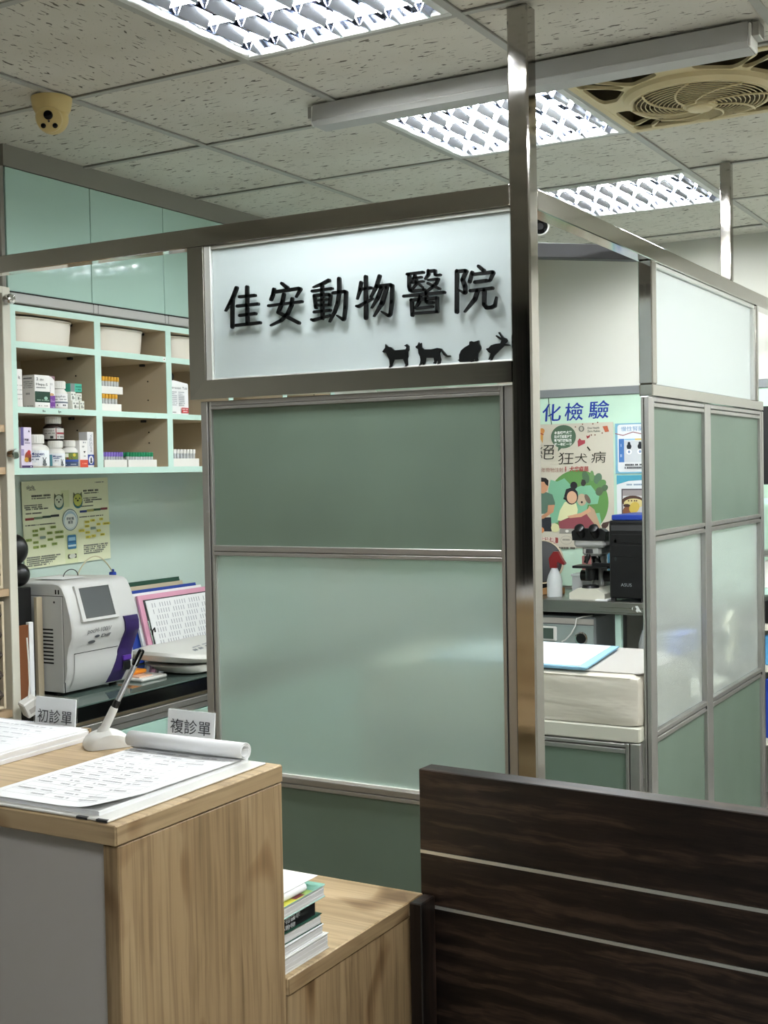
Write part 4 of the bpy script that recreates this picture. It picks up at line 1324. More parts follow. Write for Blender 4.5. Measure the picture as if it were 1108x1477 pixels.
def lab_amber(ik, r, h):
    ik.rect(-r * 1.5, h * .12, r * 1.5, h * .74, (196, 194, 190), 14).rect(r * .14, h * .12, r * .22, h * .74, (130, 44, 52), 1)
    ik.text('KIDNEY', -r * 1.0, h * .55, h * .13, (60, 58, 58), width=r * 1.0).greek(-r * 1.0, r * .05, h * .42, h * .06, (110, 108, 104), .2, 1)
    ik.rect(-r * .4, h * .14, -r * .1, h * .3, (50, 48, 48), 2).rect(r * .24, h * .40, r * 1.2, h * .50, (150, 50, 60), 5)
    ik.greek(r * .3, r * 1.1, h * .2, h * .08, (80, 80, 80), .2, 4)
def lab_field(ik, r, h):
    ik.rect(-r * 1.5, h * .06, r * 1.5, h * .72, (60, 78, 110), 14).rect(-r * 1.5, h * .36, r * 1.5, h * .7, (112, 130, 60), 14)
    ik.ell(-r * .1, h * .44, r * .35, h * .09, (130, 66, 40)).ell(r * .5, h * .6, r * .2, h * .08, (206, 186, 60)).rect(-r * .8, h * .5, -r * .2, h * .68, (220, 222, 206), 4)
    ik.rect(-r * 1.5, h * .28, r * 1.5, h * .38, (54, 84, 170), 12).greek(-r * .7, r * .8, h * .12, h * .06, (150, 160, 175), .2, 3)
bottle(3.177, 1.7472, .032, .094, .026, .026, 'white supplement bottle with blue bands on the middle shelf', art=lab_cyst)
def art_small(ik, w, h):
    ik.greek(w * .1, w * .9, h * .6, h * .18, (140, 146, 140), .3, 1).rect(w * .25, h * .15, w * .5, h * .5, (110, 116, 108)).greek(w * .55, w * .95, h * .2, h * .14, (150, 156, 150), .2, 2)
zz = 1.7472
pbox(3.214, 3.246, zz, .030, 'small white box at the left of the little stack', (226, 228, 222), .05, XF, art_small)
pbox(3.250, 3.272, zz, .030, 'small white box at the right of the little stack', (222, 226, 214), .05, XF, art_small)
pbox(3.212, 3.236, zz + .0303, .030, 'small white box under the teal box, left', (226, 228, 222), .05, XF - .005, art_small)
pbox(3.238, 3.266, zz + .0303, .026, 'small white box under the teal box, right', (220, 224, 214), .05, XF - .005, art_small)
def art_teal(ik, w, h):
    ik.rect(0, 0, w * .36, h, (120, 130, 130)).greek(w * .45, w * .95, h * .55, h * .16, (24, 110, 96), .1, 1).greek(w * .45, w * .9, h * .2, h * .16, (24, 110, 96), .1, 2)
pbox(3.214, 3.270, zz + .0606, .028, 'teal box on top of the little stack', (70, 176, 150), .05, XF - .008, art_teal)

# bottom shelf, first column
zz = 1.5502
def art_lilac(ik, w, h):
    ik.rect(0, h * .55, w * .26, h, (92, 84, 140)).rect(0, h * .3, w * .26, h * .46, (160, 146, 190)).poly([(w * .75, h * .94), (w * .66, h * .88), (w * .84, h * .88)], (80, 80, 100))
    ik.text('關節', w * .34, h * .66, h * .07, (60, 56, 80), bold=.02).greek(w * .34, w * .9, h * .6, h * .025, (130, 120, 150), .2, 1)
    ik.ell(w * .6, h * .28, w * .30, h * .12, (150, 70, 50)).ell(w * .68, h * .38, w * .16, h * .06, (176, 50, 50)).ell(w * .45, h * .2, w * .2, h * .06, (206, 160, 60)).ell(w * .75, h * .2, w * .14, h * .06, (90, 60, 50))
    ik.rect(0, 0, w, h * .06, (70, 50, 100)).ell(w * .82, h * .03, w * .05, h * .012, (240, 240, 240))
pbox(2.972, 3.020, zz, .132, 'lilac box with an orange picture at the left of the bottom shelf', (218, 208, 228), .03, XF, art_lilac)
bottle(3.078, zz, .047, .110, .031, .030, 'largest white bottle with a rabbit on its label, bottom shelf', art=lab_mop)
bottle(3.152, zz, .031, .0898, .024, .024, 'smaller white bottle with the same rabbit label, bottom shelf', art=lab_mop, x=-3.105)
bottle(3.205, zz, .030, .0898, .024, .024, 'white bottle standing under the dark amber bottle', x=-3.175)
bottle(3.180, zz + .0900, .034, .084, .026, .026, 'dark amber bottle with a white cap raised behind the others', body=M['amber'], art=lab_amber, x=-3.140)
bottle(3.213, zz, .028, .092, .020, .022, 'white jar with a green and blue label on the bottom shelf', art=lab_field, x=-3.10)
def art_red(ik, w, h):
    ik.rect(0, 0, w, h * .28, (206, 74, 52)).greek(w * .2, w * .8, h * .9, h * .05, (120, 130, 140), .3, 1).text('K9', w * .3, h * .74, h * .09, (70, 70, 70), bold=.02)
    ik.poly([(w * .42, h * .6), (w * .7, h * .6), (w * .56, h * .52)], (40, 44, 44)).greek(w * .2, w * .7, h * .4, h * .04, (150, 150, 150), .2, 2).greek(w * .2, w * .8, h * .12, h * .04, (236, 160, 140), .2, 3)
def art_vet(ik, w, h):
    ik.rect(0, h * .06, w, h * .36, (60, 80, 150)).ell(w * .5, h * .21, w * .36, h * .115, (236, 238, 242)).ell(w * .5, h * .21, w * .13, h * .075, (70, 74, 84)).ell(w * .5, h * .15, w * .2, h * .035, (70, 74, 84))
    ik.text('Vet·Cure', w * .42, h * .93, w * .42, (90, 98, 110), width=h * .5, rot=-PI / 2).text('pets', w * .25, h * .8, w * .2, (130, 136, 146), width=h * .2, rot=-PI / 2)
pbox(3.241, 3.280, zz, .092, 'white carton with an orange-red base on the bottom shelf', (238, 236, 234), .04, XF + .002, art_red)
pbox(3.2815, 3.313, zz, .122, 'tall white carton with a blue panel at the right end of the bottom shelf', (226, 226, 228), .04, XF, art_vet)

# ---------------------------------------------------------------- blood-tube racks
def tube_rack(y0, y1, z, x1, n, capm, label, tlabel, grp, rows=2, hgt=.026, th=.058, tray_m=None):
    t = T('tube_rack', label, 'rack', (x1 - .03, (y0 + y1) / 2, z))
    w = (y1 - y0) / 2
    mb = MB()
    mb.box((-.032, -w, 0), (.032, w, .003)).box((-.032, -w, .003), (-.029, w, hgt)).box((.029, -w, .003), (.032, w, hgt)).box((-.029, -w, .003), (.029, -w + .003, hgt)).box((-.029, w - .003, .003), (.029, w, hgt))
    mb.build('tray', tray_m or M['white'], t, world=False)
    r = min(.0072, (y1 - y0 - .008) / n / 2.05)
    first = None
    for k in range(n):
        for q in range(rows):
            loc = (x1 - .03 + (.016 if q == 0 else -.016), y0 + .004 + (y1 - y0 - .008) * (k + .5) / n, z + .0035)
            if first is None:
                first = T('blood_tube', tlabel, 'tube', loc, 0, grp)
                MB().lathe([(r * .3, 0), (r * .8, .003), (r * .8, th - .014)], n=10).build('tube', M['clear_dim'], first, world=False)
                MB().lathe([(r * .9, th - .016), (r, th - .014), (r, th - .001), (r * .85, th)], n=12).build('cap', capm, first, world=False)
            else:
                c = copy_tree(first)
                c.matrix_basis = Matrix.Translation(loc)
zz = 1.7472
tube_rack(3.318, 3.425, zz, -3.05, 6, M['yellow_cap'], 'lower white tray of yellow-capped tubes', 'yellow-capped blood tube in the lower tray of the two stacked trays', 'yellow tubes, lower tray', 1)
tube_rack(3.318, 3.445, zz + .0625, -3.06, 8, M['yellow_cap'], 'upper white tray of yellow-capped tubes', 'yellow-capped blood tube in the upper tray of the two stacked trays', 'yellow tubes, upper tray', 1)
zz = 1.5502
tube_rack(3.33, 3.447, zz, -3.05, 8, M['violet_cap'], 'white tray of violet-capped tubes on the bottom shelf', 'violet-capped blood tube in the tray on the bottom shelf', 'violet tubes', 2, .026, .05)
tube_rack(3.455, 3.61, zz, -3.05, 10, M['green_cap'], 'white tray of green-capped tubes on the bottom shelf', 'green-capped blood tube in the tray on the bottom shelf', 'green tubes', 2, .026, .05)
tube_rack(3.70, 3.86, zz, -3.05, 8, M['white'], 'white tray of white-capped vials beside the partition frame', 'white-capped vial in the tray beside the partition frame', 'white vials', 2, .03, .062)

pb_ = T('paper_bag', 'white printed medicine bag with a red label in the right column of shelves', 'bag', (-3.07, 3.75, 1.7472))
MB().prism([(-.055, 0), (.055, 0), (.055, .112), (.052, .118), (-.03, .128), (-.055, .122)], (-3.05, 3.75, 1.7472), Y, Z, (-.05, 0, 0)).build('bag', M['paper'], pb_)
ik = Ink((-3.0497, 3.695, 1.7472), Y, Z)
ik.text('stroxan Tab', .006, .096, .013, (70, 76, 84), width=.098)
for c_ in (.006, .048):
    for k in range(8):
        ik.greek(c_, c_ + .035, .082 - .007 * k, .004, (170, 174, 180), .1, k)
ik.rect(.064, .006, .104, .026, (196, 60, 64)).greek(.068, .1, .018, .004, (240, 220, 220), .1, 3).greek(.068, .1, .010, .004, (240, 220, 220), .1, 4).greek(.004, .03, .006, .003, (90, 90, 90), .1, 5)
ik.build('print', pb_)
tag(MB().sphere((-3.12, 3.775, 1.895), .022, (.8, 1.2, 1.0), 14, 9).box((-3.16, 3.74, 1.7475), (-3.11, 3.81, 1.88), .004).build('dark_pouch', M['black']), 'black lidded pouch behind the white medicine bag', 'pouch')

# ---------------------------------------------------------------- worktop and the cabinet under it
XC = -2.86
wk = T('worktop', 'black edged glass topped worktop below the open shelves', 'worktop', (-3.13, 3.9, .726))
BX('slab', (X0 + .001, 2.896, .728), (XC, 5.2, .776), M['black_gloss'], wk, .003)
BX('glass_top', (X0 + .001, 2.896, .7762), (XC + .001, 5.2, .782), M['counter_glass'], wk, .0015, label='glass sheet on the worktop')
lc = T('base_cabinet', 'mint base cabinet with grey aluminium rail below the black worktop', 'cabinet', (-3.13, 3.9, 0))
BX('carcass', (X0 + .001, 2.896, .08), (XC - .03, 5.2, .727), M['beige'], lc)
BX('grip_rail', (XC - .029, 2.896, .690), (XC - .004, 5.2, .712), M['alu'], lc, .002)
BX('grip_rail', (XC - .029, 2.896, .668), (XC - .008, 5.2, .688), M['alu'], lc, .002)
for a_ in (2.898, 3.47, 4.04, 4.61):
    BX('door', (XC - .029, a_, .10), (XC - .009, a_ + .568, .664), M['mint'], lc, .0015)
BX('plinth', (X0 + .001, 2.9, 0), (XC - .08, 5.2, .079), M['dark'], lc)
ZW = .7822

# ---------------------------------------------------------------- blood analyser
an = T('blood_analyser', 'grey-white blood analyser with dark screen and purple front strip', 'analyser', (-3.14, 3.24, ZW))
XA = -2.972
ya, yb = 3.075, 3.40
prof = [(-.375, .0), (-.375, .350), (-.360, .366), (-.085, .372), (-.060, .368), (-.045, .358), (-.028, .325), (-.010, .262), (-.002, .215), (-.004, .185), (-.018, .155), (-.027, .120), (-.027, .080), (-.034, .045), (-.052, .012), (-.060, .0)]
def shell(mb, prof, y0, y1, e=.012):
    """side profile in XZ swept along Y with rounded ends"""
    cx = sum(p[0] for p in prof) / len(prof); cz = sum(p[1] for p in prof) / len(prof)
    rings = []
    for y, s in ((y0, .965), (y0 + e * .3, .985), (y0 + e, 1.0), (y1 - e, 1.0), (y1 - e * .3, .985), (y1, .965)):
        rings.append([(XA + cx + (p - cx) * s, y, ZW + .012 + max(0, cz + (q - cz) * s)) for p, q in prof])
    n = len(prof)
    vs = [p for r in rings for p in r]
    fs = []
    for k in range(len(rings) - 1):
        for i in range(n):
            j = (i + 1) % n
            fs.append((k * n + i, k * n + j, (k + 1) * n + j, (k + 1) * n + i))
    fs.append(tuple(range(n))[::-1]); fs.append(tuple(range(5 * n, 6 * n)))
    return mb.add(vs, fs)
shell(MB(), prof, ya, yb).build('casing', M['machine'], an, sharp=.7)
for p in ((-.33, ya + .03), (-.33, yb - .03), (-.10, ya + .03), (-.10, yb - .03)):
    MB().cyl((XA + p[0], p[1], ZW), (XA + p[0], p[1], ZW + .014), .014, n=14).build('foot', M['black'], an)
# side cover with its vents, on the face that looks towards the counter
BX('side_cover', (XA - .300, ya - .0012, ZW + .016), (XA - .046, ya + .003, ZW + .336), M['machine'], an, .001)
BX('cover_seam', (XA - .372, ya - .0002, ZW + .337), (XA - .040, ya + .003, ZW + .339), M['slot'], an)
BX('cover_seam', (XA - .043, ya - .0002, ZW + .016), (XA - .0415, ya + .003, ZW + .337), M['slot'], an)
for k in range(10):
    BX('vent_slot', (XA - .138, ya - .0018, ZW + .110 + .0125 * k), (XA - .088, ya, ZW + .1155 + .0125 * k), M['slot'], an)
for dx in (-.075, -.062):
    BX('vent_slot', (XA + dx, ya - .0015, ZW + .345), (XA + dx + .005, ya + .004, ZW + .360), M['slot'], an)
MB().cyl((XA - .080, ya - .002, ZW + .318), (XA - .080, ya + .001, ZW + .318), .004, n=12).build('screw', M['dark'], an)
# front: screen, badge, flap, purple strip. the front surface at height z:
def front(z):
    for (p, q), (p2, q2) in zip(prof[3:], prof[4:]):
        if q >= z >= q2:
            t_ = (q - z) / (q - q2 + 1e-9)
            return p + (p2 - p) * t_
    return -.05
s_top, s_bot = Vector((XA + front(.352) + .003, 0, ZW + .012 + .352)), Vector((XA + front(.238) + .003, 0, ZW + .012 + .238))
sv = (s_top - s_bot)
sn = Y.cross(sv.normalized())
def fquad(mb, y0, y1, a_, b_, off, th):
    o = s_bot + sn * off
    mb.prism([(y0, a_), (y1, a_), (y1, b_), (y0, b_)], (o.x, ya, o.z), Y, sv, sn * th)
mb = MB()
for (y0, y1, a_, b_) in ((.045, .225, -.02, .06), (.045, .225, .95, 1.03), (.045, .062, .06, .95), (.208, .225, .06, .95)):
    fquad(mb, y0, y1, a_, b_, -.002, .010)
mb.build('screen_bezel', M['machine'], an)
mb = MB(); fquad(mb, .062, .208, .06, .95, -.001, .007); mb.build('screen', M['screen'], an, label='dark grey touch screen')
fr_pt = lambda u, v, d: Vector((XA + front(v) + .0025 + d, ya + u, ZW + .012 + v))
ik = Ink(fn=fr_pt)
ik.text('pocH-100iV', .070, .196, .022, (86, 86, 92), width=.115, shear=.2)
ik.ell(.118, .182, .012, .005, (80, 82, 88)).text('Diff', .138, .176, .016, (80, 80, 86), bold=.02, width=.045, shear=.2)
ik.ell(.098, .164, .018, .006, (96, 98, 102))
ik.build('badge', an)
mb = MB()
zz_ = [.130, .118, .10, .08, .06, .04, .02, .008]
vs, fs = [], []
for i, z in enumerate(zz_):
    for y in (ya + .030, yb - .088):
        vs.append((XA + front(z) + .0035, y, ZW + .012 + z))
for i in range(len(zz_) - 1):
    fs.append((2 * i, 2 * i + 2, 2 * i + 3, 2 * i + 1))
mb.add(vs, fs)
mb.build('front_flap', M['machine'], an, label='lower front flap')
BX('flap_seam', (XA + front(.131) - .004, ya + .028, ZW + .1425), (XA + front(.131) + .003, yb - .086, ZW + .144), M['slot'], an)
def strip(name, m, y0, y1, z0, z1, out, label=None):
    zs_ = [z1 + (z0 - z1) * i / 24 for i in range(25)]
    vs, fs = [], []
    for z in zs_:
        t_ = (z1 - z) / (z1 - z0)
        dy = .012 * math.sin(t_ * PI * 1.6 + .2) - .030 * t_ * t_
        x = XA + front(max(z, .004))
        for (yy, xx) in ((y0 + dy, -.01), (y0 + dy, out), ((y0 + y1) / 2 + dy, out + .004), (y1 + dy * .8, out), (y1 + dy * .8, -.01)):
            vs.append((x + xx, yy, ZW + .012 + z))
    for i in range(24):
        for k in range(4):
            a_ = i * 5 + k
            fs.append((a_, a_ + 5, a_ + 6, a_ + 1))
    fs.append((0, 1, 2, 3, 4)); fs.append(tuple(range(120, 125))[::-1])
    return MB().add(vs, fs).build(name, m, an, label)
strip('front_strip', M['purple'], yb - .078, yb - .008, .006, .236, .007, 'curved purple strip down the right of the front')
BX('sample_port', (XA - .018, yb - .070, ZW + .090), (XA - .010, yb - .028, ZW + .108), mat('bright_purple', (92, 52, 160), .3), an, .002)
BX('sample_port', (XA - .016, yb - .068, ZW + .055), (XA - .013, yb - .030, ZW + .086), M['black'], an, .002)
tag(MB().box((XA - .25, ya + .08, ZW + .3858), (XA - .12, ya + .20, ZW + .3868)).build('paper_slip', M['paper']), 'white paper slip lying on top of the blood analyser', 'paper')
cb_ = T('analyser_tube', 'thin clear hose arching over the top of the blood analyser', 'hose', (-3.2, 3.33, ZW + .385))
pts = []
for i in range(17):
    t_ = i / 16
    pts.append((-3.16 + .02 * t_, 3.30 + .16 * t_, ZW + .388 + .062 * math.sin(PI * min(1, t_ * 1.02)) ** .8))
pts[-1] = (-3.14, 3.46, ZW + .385)
MB().tube(pts, .0022, 6).build('hose', mat('yellowed_hose', (190, 184, 150), .4), cb_)
MB().box((-3.15, 3.448, ZW + .372), (-3.13, 3.470, ZW + .388), .003).box((-3.145, 3.455, ZW + .388), (-3.135, 3.464, ZW + .398), .002).build('plug', M['blue'], cb_)
MB().tube([(-3.17 + .012 * math.cos(a_ * .5), 3.27 + .03 * math.cos(a_), ZW + .387 + .024 * math.sin(a_)) for a_ in [PI * i / 10 for i in range(11)]], .0018, 6).build('hose', M['dark'], cb_)

# things squeezed between the drawer tower and the analyser
tag(BX('black_block', (-3.36, 2.945, ZW), (-3.115, 3.036, ZW + .372), M['black'], None, .004), 'tall black block added to darken the gap between the drawer tower and the analyser', 'bin')  # solid black block put in so that the gap shows dark
bl = T('massage_ball', 'black twin-lobed rounded object on the black block left of the analyser', 'gadget', (-3.15, 3.0, ZW + .3725))
MB().sphere((-3.15, 2.998, ZW + .498), .047, (1, .9, 1.1), 20, 14).build('upper_lobe', M['black'], bl)
MB().sphere((-3.15, 3.006, ZW + .4135), .043, (1, 1, .95), 20, 14).build('lower_lobe', M['black'], bl)
for (x0_, x1_, y0_, y1_, h_, m_, lab, rx) in ((-3.112, -3.098, 3.040, 3.066, .335, M['beige'], 'tan upright board against the black block beside the analyser', 0), (-3.070, -3.052, 2.905, 2.958, .255, M['brown'], 'brown upright folder in the gap left of the analyser', 0), (-3.070, -3.056, 2.962, 2.982, .262, M['paper'], 'white upright folder in the gap left of the analyser', 0)):
    o = MB().box((-.007, 0, 0), (.007, y1_ - y0_, h_), .001).build('folder', m_, None)
    o.location = ((x0_ + x1_) / 2, y0_, ZW + .001)
    tag(o, lab, 'folder', 'folders left of the analyser')
ad = T('power_adapter', 'white power adapter hanging on its cord at the edge of the worktop', 'adapter', (-2.88, 2.83, .81))
for nm_, p_, q_, m_ in (('body', (-.020, -.026, -.026), (.020, .026, .026), M['white']), ('label', (.0195, -.014, -.014), (.0208, .016, .002), M['grey_panel'])):
    g = MB(); g.M = Matrix.Translation((-2.888, 2.795, .812)) @ Matrix.Rotation(.5, 4, 'X') @ Matrix.Rotation(-.35, 4, 'Z')
    g.box(p_, q_, .004 if nm_ == 'body' else 0); g.build(nm_, m_, ad)
MB().tube([(-2.888, 2.79, .836), (-2.895, 2.802, .88), (-2.91, 2.815, .95), (-2.92, 2.82, 1.02)], .0024, 6).build('cord', M['white'], ad)

# baby scale, cup and small things on the worktop
sc_ = T('animal_scale', 'glossy white pet weighing scale on the worktop right of the analyser', 'scale', (-3.03, 3.74, ZW))
def super_ring(cx, cy, hx, hy, z, n=40, e=3.0, sag=0):
    out = []
    for i in range(n):
        a_ = 2 * PI * i / n
        c_, s_ = math.cos(a_), math.sin(a_)
        px_, py_ = math.copysign(abs(c_) ** (2 / e), c_), math.copysign(abs(s_) ** (2 / e), s_)
        out.append((cx + hx * px_, cy + hy * py_, z + sag * py_ * py_))
    return out
def loft(rings):
    n = len(rings[0])
    vs = [p for r in rings for p in r]
    fs = [(k * n + i, k * n + (i + 1) % n, (k + 1) * n + (i + 1) % n, (k + 1) * n + i) for k in range(len(rings) - 1) for i in range(n)]
    fs.append(tuple(range(n))[::-1]); fs.append(tuple(range((len(rings) - 1) * n, len(rings) * n)))
    return MB().add(vs, fs)
cx, cy = -3.030, 3.775
loft([super_ring(cx + .04, cy - .03, .09, .11, ZW), super_ring(cx + .04, cy - .05, .11, .135, ZW + .010), super_ring(cx + .03, cy - .04, .125, .17, ZW + .032), super_ring(cx + .02, cy - .02, .135, .2, ZW + .036)]).build('base', M['white'], sc_, sharp=.9)
loft([super_ring(cx, cy, .14, .20, ZW + .036, sag=.012), super_ring(cx, cy, .168, .244, ZW + .040, sag=.02), super_ring(cx, cy, .176, .256, ZW + .052, sag=.028), super_ring(cx - .002, cy, .172, .251, ZW + .062, sag=.030), super_ring(cx - .01, cy, .150, .222, ZW + .070, sag=.026), super_ring(cx - .03, cy, .10, .17, ZW + .088, sag=.012), super_ring(cx - .035, cy, .03, .05, ZW + .094)]).build('tray', M['white'], sc_, sharp=.9)
ik = Ink((cx + .105, cy - .12, ZW + .0835), Vector((-.08, 1, .05)).normalized(), Vector((-1, -.05, .32)).normalized())
ik.greek(0, .24, .0, .014, (120, 124, 134), .3, 3).greek(.02, .2, .022, .008, (170, 172, 180), .3, 4).rect(.2, -.03, .26, -.002, (140, 142, 150))
ik.build('print', sc_)
cu = T('plastic_cup', 'frosted clear plastic beaker between the analyser and the scale', 'cup', (-3.12, 3.47, ZW))
MB().lathe([(.026, 0), (.029, .002), (.031, .105), (.033, .108), (.032, .110), (.028, .104), (.025, .006)], n=24).build('cup', M['clear_dim'], cu, world=False)
ph = T('phone_case', 'white flat tray with pink papers on the worktop before the beaker', 'tray', (-3.04, 3.50, ZW))
BX('tray', (-3.11, 3.415, ZW), (-2.975, 3.555, ZW + .012), M['white'], ph, .004)
tag(MB().box((-3.10, 3.43, ZW + .0122), (-3.00, 3.50, ZW + .016)).build('note_paper', mat('salmon_paper', (226, 184, 158), .7)), 'salmon note paper in the white tray', 'paper')
tag(MB().box((-3.115, 3.44, ZW + .0165), (-3.045, 3.525, ZW + .030), .004).build('orange_case', M['orange']), 'orange flat case on the white tray beside the analyser', 'case')

# leaning files beside the wall
fl = [(0.000, M['darkgreen'], 3.70, 4.14, .315, 'dark green file at the back of the leaning row'),
      (0.022, M['beige'], 3.735, 4.13, .300, 'buff folder near the back of the leaning row'),
      (0.040, M['blue'], 3.72, 4.19, .286, 'blue edged file with punched top in the leaning row'),
      (0.058, M['paper'], 3.765, 4.20, .276, 'white file with bluish edge in the leaning row'),
      (0.076, M['pink'], 3.775, 4.22, .268, 'pink folder in the leaning row')]
for off, m_, y0, y1, h_, lab in fl:
    o = MB().box((-.006, y0, 0), (.006, y1, h_), .001).build('file_folder', m_, None)
    o.location = (-3.315 + off, 0, ZW + .003); o.rotation_euler.y = -.26
    tag(o, lab, 'folder', 'files leaning against the wall')
cbd = T('form_clipboard', 'clipboard with a printed white list at the front of the leaning files', 'clipboard', (-3.215, 3.80, ZW + .003))
cbd.matrix_basis = Matrix.Translation((-3.224, 3.80, ZW + .003)) @ Matrix.Rotation(-.28, 4, 'Y')
MB().box((-.004, 0, 0), (0, .46, .252), .001).build('board', M['dark'], cbd, world=False)
MB().box((.0, .008, .004), (.003, .45, .247), .0005).build('sheet', M['paper'], cbd, world=False)
ik = Ink((.0032, .008, .004), Y, Z)
for k in range(9):
    for q in range(26):
        if (k * 7 + q * 5) % 6:
            ik.k = 1
            ik.rect(.03 + .0155 * q, .012 + .025 * k, .034 + .0155 * q, .030 + .025 * k, (168, 168, 176))
ik.build('print', cbd, world=False)
MB().tube([(.004, .0, .11), (.012, -.004, .125), (.012, .012, .135), (.004, .02, .12)], .003, 6).build('clip', M['black'], cbd, world=False)
MB().box((-.02, -.003, .02), (.0, .012, .17), .002).build('metal_edge', M['chrome'], cbd, world=False)

# ---------------------------------------------------------------- chart pinned on the glass backsplash
def chart():
    t = T('wall_chart', 'pale yellow veterinary chart with dog and cat faces on the glass behind the analyser', 'poster', (-3.402, 3.5, 1.34))
    o = Vector((-3.3975, 3.282, 1.186))
    W, H = .452, .318
    u = Vector((0, 1, .022)).normalized(); v = Vector((0, -.022, 1)).normalized()
    MB().prism([(0, 0), (W, 0), (W, H), (0, H)], o, u, v, (-.002, 0, 0)).build('sheet', mat('chart_paper', (226, 230, 196), .35), t)
    ik = Ink(o + X * .0003, u, v, step=.00003)
    G, Yl, Kc = (150, 170, 86), (226, 216, 92), (70, 74, 70)
    px = lambda x, y: (x / 1108 * 150 / 125.5 * W * 1.0 - .04, 0)
    def P(x, y):        # position on the sheet, measured off a 940 x 900 grid
        return ((x - 100) / 930 * W, (1 - (y - 35) / 900) * H)
    def R(x0, y0, x1, y1, c, rr=None):
        a_, b_ = P(x0, y1); c_, d_ = P(x1, y0)
        ik.rect(a_, b_, c_, d_, c) if not rr else ik.rrect(a_, b_, c_, d_, rr, c)
    R(500, 150, 590, 330, (214, 222, 176)); R(520, 620, 660, 930, (218, 226, 182))
    ik.text('skyla', *P(150, 115), .020, (80, 90, 84), bold=.01); ik.greek(*[P(165, 0)[0], P(240, 0)[0]], P(0, 130)[1], .003, (120, 124, 120), .1, 1)
    ik.greek(P(880, 0)[0], P(990, 0)[0], P(0, 88)[1], .004, (120, 124, 120), .1, 2)
    for a_, b_, y, h_, q in ((195, 390, 200, .007, 3), (195, 390, 222, .004, 4), (745, 915, 178, .007, 5), (755, 915, 200, .004, 6), (120, 300, 290, .004, 7), (120, 300, 312, .005, 8), (120, 360, 332, .005, 9), (745, 900, 255, .004, 10), (750, 950, 278, .005, 11), (750, 850, 300, .005, 12), (120, 290, 375, .005, 13), (120, 430, 495, .004, 14), (690, 960, 455, .004, 15), (690, 850, 340, .004, 16)):
        ik.greek(P(a_, 0)[0], P(b_, 0)[0], P(0, y)[1], h_, Kc, .12, q)
    for k in range(5):
        ik.greek(P(120, 0)[0], P(470 - 30 * k, 0)[0], P(0, 830 + 21 * k)[1], .005, (100, 104, 98), .12, 20 + k)
        ik.greek(P(725, 0)[0], P(1010 - 20 * k, 0)[0], P(0, 770 + 21 * k)[1], .005, (100, 104, 98), .12, 30 + k)
    for x, c in ((475, (206, 214, 190)), (680, (190, 196, 96))):      # dog, cat
        for s in (-1, 1):
            ik.poly([P(x + s * 12, 215), P(x + s * 46, 175), P(x + s * 50, 235)], (110, 120, 90))
        ik.ell(*P(x, 285), .025, .024, (70, 130, 140)).ell(*P(x, 262), .0245, .026, (96, 110, 76)).ell(*P(x, 262), .022, .023, c)
        for s in (-1, 1):
            ik.ell(*P(x + s * 20, 245), .0035, .003, (50, 56, 50))
        ik.ell(*P(x, 268), .004, .0035, (40, 44, 40))
    for x0, x1, cs in ((120, 470, ((140, 60, 60), (120, 140, 110), (50, 70, 60), (40, 40, 44))), (695, 1010, ((40, 60, 120), (150, 150, 80), (60, 90, 60), (120, 50, 60)))):
        for k in range(4):
            y = 425 - k * 5 if x0 < 400 else 390 - k * 4
            R(x0 + (x1 - x0) * k / 4, y - 12, x0 + (x1 - x0) * (k + 1) / 4, y + 12, cs[k])
    ik.ell(*P(588, 468), .041, .041, (90, 120, 130)).ell(*P(588, 468), .038, .038, (220, 230, 226)).ell(*P(588, 468), .034, .034, (170, 196, 206)).ell(*P(588, 480), .031, .028, (228, 234, 228))
    ik.text('甲狀腺', P(588, 0)[0], P(0, 470)[1], .013, (60, 70, 80), 'c', .02).text('檢測', P(588, 0)[0], P(0, 508)[1], .013, (60, 70, 80), 'c', .02)
    for x, y, w_ in ((215, 550, 60), (287, 537, 60), (402, 528, 60), (215, 595, 58), (362, 586, 60), (462, 586, 92), (146, 640, 62), (365, 655, 60), (462, 638, 92), (215, 670, 58), (215, 720, 60), (290, 716, 62), (408, 705, 58)):
        R(x - w_ / 2, y - 14, x + w_ / 2, y + 14, G, .003); ik.greek(P(x - w_ * .35, 0)[0], P(x + w_ * .35, 0)[0], P(0, y + 7)[1], .005, (90, 104, 56), .1, x)
    for x, y, w_ in ((770, 508, 56), (832, 495, 54), (930, 490, 44), (768, 553, 52), (898, 543, 48), (988, 543, 84), (705, 596, 68), (770, 622, 54), (897, 613, 48), (775, 672, 56), (836, 665, 52), (938, 660, 52)):
        R(x - w_ / 2, y - 14, x + w_ / 2, y + 14, Yl, .003); ik.greek(P(x - w_ * .35, 0)[0], P(x + w_ * .35, 0)[0], P(0, y + 7)[1], .005, (150, 140, 60), .1, x)
    for x, y in ((287, 626), (833, 580)):
        R(x - 30, y - 14, x + 30, y + 14, (130, 150, 140), .003)
    R(545, 630, 640, 780, (60, 120, 160), .006); R(556, 655, 630, 690, (150, 190, 210)); R(550, 735, 636, 755, (200, 220, 226)); R(548, 700, 638, 712, (40, 90, 130))
    R(548, 835, 636, 880, (50, 52, 50)); ik.ell(*P(592, 857), .018, .009, (206, 210, 196))
    ik.build('print', t)
chart()

